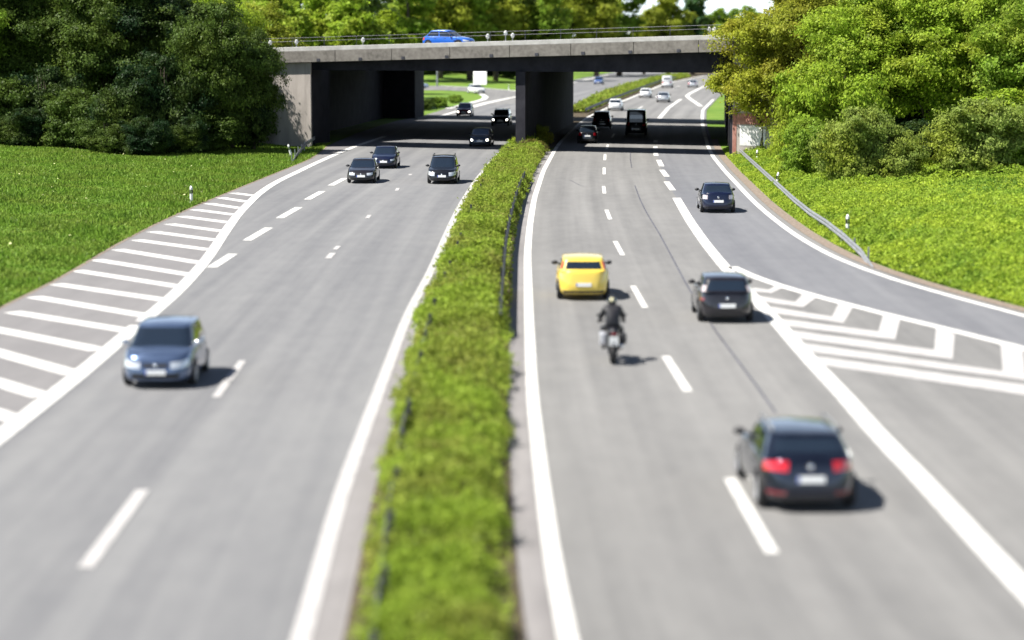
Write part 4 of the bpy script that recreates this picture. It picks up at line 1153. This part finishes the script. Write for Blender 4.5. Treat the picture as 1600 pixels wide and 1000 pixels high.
# right side above the ramp
for px_, py_, kind, sc, col, mat, lab in [
    (1192, 247, 'broad', .92, BRON, 'leaves_autumn', 'bronze yellow tree hanging over the right end of the bridge'),
    (1262, 252, 'tall', 1.0, OLIVE, 'leaves_autumn', 'tall olive tree behind the bronze one'),
    (1338, 268, 'broad', .95, LIME, 'leaves', 'lime green tree right of the bronze tree'),
    (1385, 266, 'tall', 1.0, MID, 'leaves', 'tall mid green tree behind the dark hollow'),
    (1455, 272, 'open', 1.0, LIME, 'leaves', 'loose lime tree with drooping sprays right of the dark hollow'),
    (1530, 274, 'broad', 1.0, LIME, 'leaves', 'broad bright green tree second from the right picture edge'),
    (1610, 280, 'broad', 1.0, MID, 'leaves', 'bright green tree cut by the right picture edge'),
    (1440, 262, 'round', .9, DEEP, 'leaves_dark', 'dark tree deep behind the hollow'), (1340, 236, 'tall', 1.25, OLIVE, 'leaves', 'tall yellow green tree at the back of the ramp wood'), (1500, 238, 'broad', 1.25, MID, 'leaves', 'broad tree at the back right of the ramp wood'), (1240, 225, 'tall', 1.05, OLIVE, 'leaves_autumn', 'olive tree standing beside the right wing wall')]:
    tp('ramp_tree', kind, px_, py_, sc, col, lab, GR_, mat)
for px_, py_, kind, sc, col, lab in [
    (1240, 263, 'bushlow', .8, LIME, 'low yellow green bush by the white painted wall'), (1275, 288, 'bush', .82, MID, 'green bush behind the middle delineator post'),
    (1335, 300, 'bush', .85, GREY, 'grey green bush with pale leaves at the front of the ramp wood'), (1385, 301, 'bush', .72, GREY, 'grey green bush right of the paler one, beside the dark hollow'),
    (1300, 282, 'bush', 1.25, LIME, 'tall lime bush filling in below the lime tree'), (1560, 285, 'bush', 1.35, LIME, 'tall bright bush under the right hand trees'), (1268, 272, 'bush', .9, OLIVE, 'olive bush below the bronze tree'),
    (1530, 300, 'bush', 1.0, GREY, 'leafy bush at the right end of the dark hollow'), (1580, 298, 'bush', .95, MID, 'green bush near the right picture edge'), (1452, 288, 'bush', .95, DEEP, 'dark bush inside the hollow')]:
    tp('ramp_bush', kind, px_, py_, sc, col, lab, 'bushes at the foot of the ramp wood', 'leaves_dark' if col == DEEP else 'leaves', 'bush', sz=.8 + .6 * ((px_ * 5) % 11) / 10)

# trees behind the bridge
def far(px_, Z, kind, hgt, col, lab, mat='leaves', sc_w=1.0):
    x = (px_ - 800) / F * Z * 1.01
    h0 = proto(kind)[2]
    s = hgt / h0
    tree('background_tree', kind, x, Z, s * sc_w, col, lab, GB, mat, sz=1 / sc_w, z=float(terr(x, Z)))
far(430, 282, 'far', 16, LIME, 'lime green tree behind the left end of the bridge')
far(375, 290, 'far', 18, LIME, 'lime green tree rising behind the dark wood at the bridge left')
far(500, 290, 'far', 15, LIME, 'bright lime tree above the left wing wall')
far(560, 284, 'far', 14.5, LIME, 'bright lime tree above the left span')
far(605, 292, 'far', 12.5, (.22, .31, .018), 'pale lime tree left of the blue car')
far(470, 330, 'fartall', 21, MID, 'tall dark green tree behind the lime ones at the bridge left')
far(545, 335, 'fartall', 22, DARK, 'tall dark tree behind the lime tree of the left span', 'leaves_dark')
far(640, 440, 'fartall', 22, MID, 'mid green tree above the tail of the blue car')
far(690, 450, 'far', 20, OLIVE, 'olive tree right behind the blue car')
far(735, 455, 'fartall', 24, MID, 'mid green tree above the white sign')
far(775, 462, 'far', 19, OLIVE, 'brownish tree left of the pier')
far(812, 470, 'fartall', 26, DARK, 'dark narrow tree straight above the pier', 'leaves_dark')
far(850, 470, 'far', 20, MID, 'mid green tree right above the pier')
far(890, 520, 'fartall', 24, OLIVE, 'olive tree right of the pier top')
far(930, 530, 'far', 22, OLIVE, 'yellowish tree over the right span')
far(965, 540, 'fartall', 26, MID, 'tall tree left of the bright sky gap', 'leaves_dark')
far(1003, 560, 'far', 15, OLIVE, 'low tree under the sky gap')
far(1040, 550, 'far', 20.5, OLIVE, 'olive tree right of the sky gap')
far(1078, 560, 'fartall', 21, TEAL, 'bluish green tree over the right end of the bridge', 'leaves_dark')
far(1118, 570, 'far', 16.5, MID, 'low green tree right at the bridge end')
far(1160, 560, 'far', 17, MID, 'green tree behind the bronze tree')
far(665, 520, 'fartall', 25, DARK, 'dark back row tree above the blue car', 'leaves_dark')
far(755, 540, 'fartall', 26, DARK, 'dark back row tree above the sign', 'leaves_dark')
far(870, 560, 'fartall', 25, DARK, 'dark back row tree right of the pier', 'leaves_dark')
far(620, 470, 'far', 18, DARK, 'dark tree left of the blue car at the back', 'leaves_dark')
far(1010, 700, 'far', 17, TEAL, 'distant bluish tree at the end of the road', 'leaves_dark')
far(1085, 720, 'far', 17, TEAL, 'distant tree straddling the road vanishing point', 'leaves_dark')
far(1140, 690, 'far', 18, MID, 'distant green tree at the right road bend')
far(590, 360, 'far', 15, DARK, 'dark tree in shade above the left span', 'leaves_dark')
far(700, 580, 'far', 21, MID, 'green back row tree left of the sign')
far(820, 600, 'far', 22, MID, 'green back row tree above the pier')
far(930, 640, 'fartall', 25, DARK, 'dark back row tree over the right span', 'leaves_dark')

# undergrowth below the far trees
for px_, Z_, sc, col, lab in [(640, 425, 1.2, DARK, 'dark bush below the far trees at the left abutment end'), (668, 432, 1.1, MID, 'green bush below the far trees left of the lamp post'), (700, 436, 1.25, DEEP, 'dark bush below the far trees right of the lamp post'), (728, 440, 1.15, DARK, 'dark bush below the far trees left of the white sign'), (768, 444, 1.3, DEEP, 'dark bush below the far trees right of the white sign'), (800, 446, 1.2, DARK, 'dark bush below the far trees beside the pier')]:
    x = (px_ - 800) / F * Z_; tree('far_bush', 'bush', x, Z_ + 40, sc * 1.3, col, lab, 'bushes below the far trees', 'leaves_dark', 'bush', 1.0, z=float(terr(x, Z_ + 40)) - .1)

# island shrubs beyond the left span
for px_, py_, sc, col, lab in [(662, 172, .55, DARK, 'dark shrub on the island at the left abutment end'), (685, 168, .5, MID, 'green shrub in the middle of the loop ramp island'), (712, 161, .42, MID, 'small green shrub near the island tip')]:
    tp('island_shrub', 'bushlow', px_, py_, sc, col, lab, 'shrubs on the loop ramp island', 'leaves_dark', 'shrub')

# median hedge
def hedge(name, y0, y1, dens, leaf, label, hgt=0.85, ml=.58, mr=.72, seed=3):
    rg = np.random.default_rng(seed)
    n = int((y1 - y0) * 2.6 * dens)
    y = y0 + (y1 - y0) * rg.random(n); t = rg.random(n)
    if y0 < 200:
        xl = Xs('LI', y) + np.interp(y, [33, 50, 70, 120], [1.00, .70, .46, .36]) + .10 * np.sin(y * .8) + .07 * np.sin(y * 2.3 + 1)
        xr = Xs('RL', y) - np.interp(y, [33, 40, 55, 70, 90, 108, 128], [1.08, .92, .68, .80, 1.08, .80, .62]) - .12 * np.sin(y * .7 + 2) - .08 * np.sin(y * 1.9)
    else:
        xl = Xs('LI', y) + ml; xr = Xs('RL', y) - mr
    x = xl + (xr - xl) * t
    def waves(f0, f1, m_):
        o_ = 0
        for _ in range(m_):
            a_ = rg.random() * 6.28; f_ = f0 + (f1 - f0) * rg.random()
            o_ = o_ + np.sin((np.cos(a_) * x + np.sin(a_) * y) * f_ + rg.random() * 6.28)
        return o_ / m_ ** .5
    bump = np.clip(.52 + .20 * waves(.5, 1.2, 6) + .22 * waves(1.6, 3.2, 8) + .16 * waves(4, 8, 8), .02, 1.25)
    edge = np.clip(np.minimum(t, 1 - t) / .16, 0, 1) ** .6
    hh = hgt * (.16 + .86 * bump) * (.35 + .65 * edge)
    z = .04 + hh * (1 - np.abs(rg.normal(size=n)) * .22)
    z = np.maximum(z, .04 + .9 * rg.random(n) * .12)
    x += rg.normal(size=n) * .07
    Nn = rg.normal(size=(n, 3)) * .6; Nn[:, 2] += .75; Nn[:, 0] += (t - .5) * 1.0 * (1 - edge)
    V = leaf_cloud(np.stack([x, y, z], 1), Nn, leaf, .55, rg)
    if y0 < 200:
        m2 = n // 6
        y2 = y0 + (y1 - y0) * rg.random(m2); t2 = rg.random(m2)
        a2, b2_ = Xs('LI', y2) + np.interp(y2, [33, 50, 70], [.74, .60, .44]), Xs('RL', y2) - np.interp(y2, [33, 45, 70], [.76, .66, .55])
        x2 = a2 + (b2_ - a2) * t2
        N3 = rg.normal(size=(m2, 3)) * .5; N3[:, 2] += .8
        V = np.concatenate([V, leaf_cloud(np.stack([x2, y2, .05 + .16 * rg.random(m2)], 1), N3, leaf, .5, rg)])
    # upright sprigs
    k = n // 9; i = rg.integers(0, n, k)
    P = np.stack([x[i], y[i], z[i] + rg.random(k) ** 2 * .42], 1); N2 = rg.normal(size=(k, 3)); N2[:, 2] *= .2
    V = np.concatenate([V, leaf_cloud(P, N2, leaf * 1.25, .28, rg)])
    o = link(name, quad_mesh(name, V), M['hedge']); tag(o, label, 'hedge')
    return o
hedge('median_hedge', 22, 181, 430, .125, 'long low green hedge filling the median between the two carriageways')
hd = hedge('median_hedge', 268, 520, 60, .38, 'far stretch of median hedge beyond the underpass', .95, .9, 1.2, 5)
guardrail('guardrail', med_pts(lambda y: Xs('RL', y) - 0.8, 262, 480, 6), 'dark guardrail along the far median beyond the underpass', 0.62, False, 6.0, 'zinc_dark', 1)
# taller dry weed bushes at the end of the hedge, in front of the pier
for px_, py_, sc, col, lab in [(838, 226, .62, OLIVE, 'straggly dry bush at the end of the median hedge by the pier'), (815, 236, .45, LIME, 'small yellowish bush on the median just before the pier'), (832, 241, .42, (.15, .13, .05), 'brownish bush on the left side of the hedge end')]:
    tp('median_bush', 'bushlow', px_, py_, sc, col, lab, 'bushes at the end of the median hedge', 'leaves_autumn', 'bush')

# ground cover on the ramp bank
def cover():
    rg = np.random.default_rng(11); n = 430000
    y = 55 + 130 * rg.random(n) ** 1.0
    d = 1.0 + 24 * rg.random(n) ** 1.25
    x = Xs('PR', y) + d
    keep = (x / y * F < 850) & (y < 178)
    x, y, d = x[keep], y[keep], d[keep]; n = len(x)
    bump = .5 + .22 * np.sin(x * 2.3 + 1.7 * np.sin(y * .9)) + .22 * np.sin(y * 1.7 + x * .7) + .2 * np.sin(x * 5.1 - y * 3.3)
    hh = (.24 + .50 * np.clip((d - 1) / 2.0, 0, 1)) * (.30 + .85 * bump)
    # mown grass pocket beside the wood
    gx_, gy_ = gp(1540, 322)
    pocket = np.exp(-(((x - gx_) / 3.5) ** 2 + ((y - gy_) / 9) ** 2))
    hh *= 1 - .85 * pocket
    z = terr(x, y) + .02 + hh * (1 - np.abs(rg.normal(size=n)) * .25)
    Nn = rg.normal(size=(n, 3)) * .65; Nn[:, 2] += .7
    V = leaf_cloud(np.stack([x, y, z], 1), Nn, .145, .5, rg)
    keep2 = np.repeat(rg.random(n) > pocket * .8, 4)
    o = link('ground_cover', quad_mesh('ground_cover', V[keep2]), M['cover'])
    tag(o, 'yellow green leafy ground cover on the bank of the exit ramp', 'ground cover', kind='stuff')
cover()

def meadow(name, x0f, dmax, y0, y1, n, seed, h, label, right=False):
    rg = np.random.default_rng(seed)
    y = y0 + (y1 - y0) * rg.random(n); d = .15 + dmax * rg.random(n) ** 1.1
    x = (Xs('PR', y) + 1.0 + d) if right else (Xs('LG', y) - d)
    keep = np.abs(x / y * F) < 900
    x, y = x[keep], y[keep]; n = len(x)
    z = terr(x, y)
    hh = h * (.5 + .9 * rg.random(n)) * (.75 + .5 * np.sin(x * .7 + np.sin(y * .3) * 2) * np.sin(y * .35))
    a = rg.random(n) * 6.283; wdt = .035 + .03 * rg.random(n)
    lean = rg.normal(size=(n, 2)) * .45 * hh[:, None]
    V = np.empty((n, 4, 3)); cx, sx = np.cos(a) * wdt, np.sin(a) * wdt
    V[:, 0] = np.stack([x - cx, y - sx, z - .02], 1); V[:, 1] = np.stack([x + cx, y + sx, z - .02], 1)
    V[:, 2] = np.stack([x + cx * .4 + lean[:, 0], y + sx * .4 + lean[:, 1], z + hh], 1); V[:, 3] = np.stack([x - cx * .4 + lean[:, 0], y - sx * .4 + lean[:, 1], z + hh], 1)
    o = link(name, quad_mesh(name, V.reshape(-1, 3)), M['blade']); tag(o, label, 'grass', kind='stuff')
meadow('meadow_grass', None, 34, 55, 190, 260000, 21, .20, 'sunlit grass meadow left of the hatched shoulder')
meadow('bank_grass', None, 16, 50, 175, 60000, 22, .20, 'grass between the ramp edge and the ground cover', True)
# pale flower heads scattered in the meadow
rg = np.random.default_rng(5); n = 420
y = 75 + 95 * rg.random(n); x = Xs('LG', y) - 1 - 26 * rg.random(n) ** .8
cl = .5 + .5 * np.sin(x * .5) * np.sin(y * .21 + 1)
k = rg.random(n) < cl; x, y = x[k], y[k]; n = len(x)
P = np.stack([x, y, terr(x, y) + .22], 1); Nn = rg.normal(size=(n, 3)) * .3; Nn[:, 2] += 1
o = link('meadow_flowers', quad_mesh('meadow_flowers', leaf_cloud(P, Nn, .10, .9, rg)), M['flower']); tag(o, 'pale yellow flower heads scattered in the left meadow', 'flowers', kind='stuff')

# ------------------------------------------------------------------ camera
cd = bpy.data.cameras.new('camera'); cam = bpy.data.objects.new('camera', cd); COL.objects.link(cam)
cam.location = (0, 0, H); cam.rotation_euler = (math.pi / 2 - TH, 0, 0)
cd.sensor_width = 36; cd.lens = 36 * F / 1600; cd.clip_end = 6000; cd.clip_start = 0.5
cd.dof.use_dof = True; cd.dof.focus_distance = 140; cd.dof.aperture_fstop = cd.lens / 1000 / 0.235
scene.camera = cam
scene.render.engine = 'CYCLES'
scene.cycles.use_denoising = True
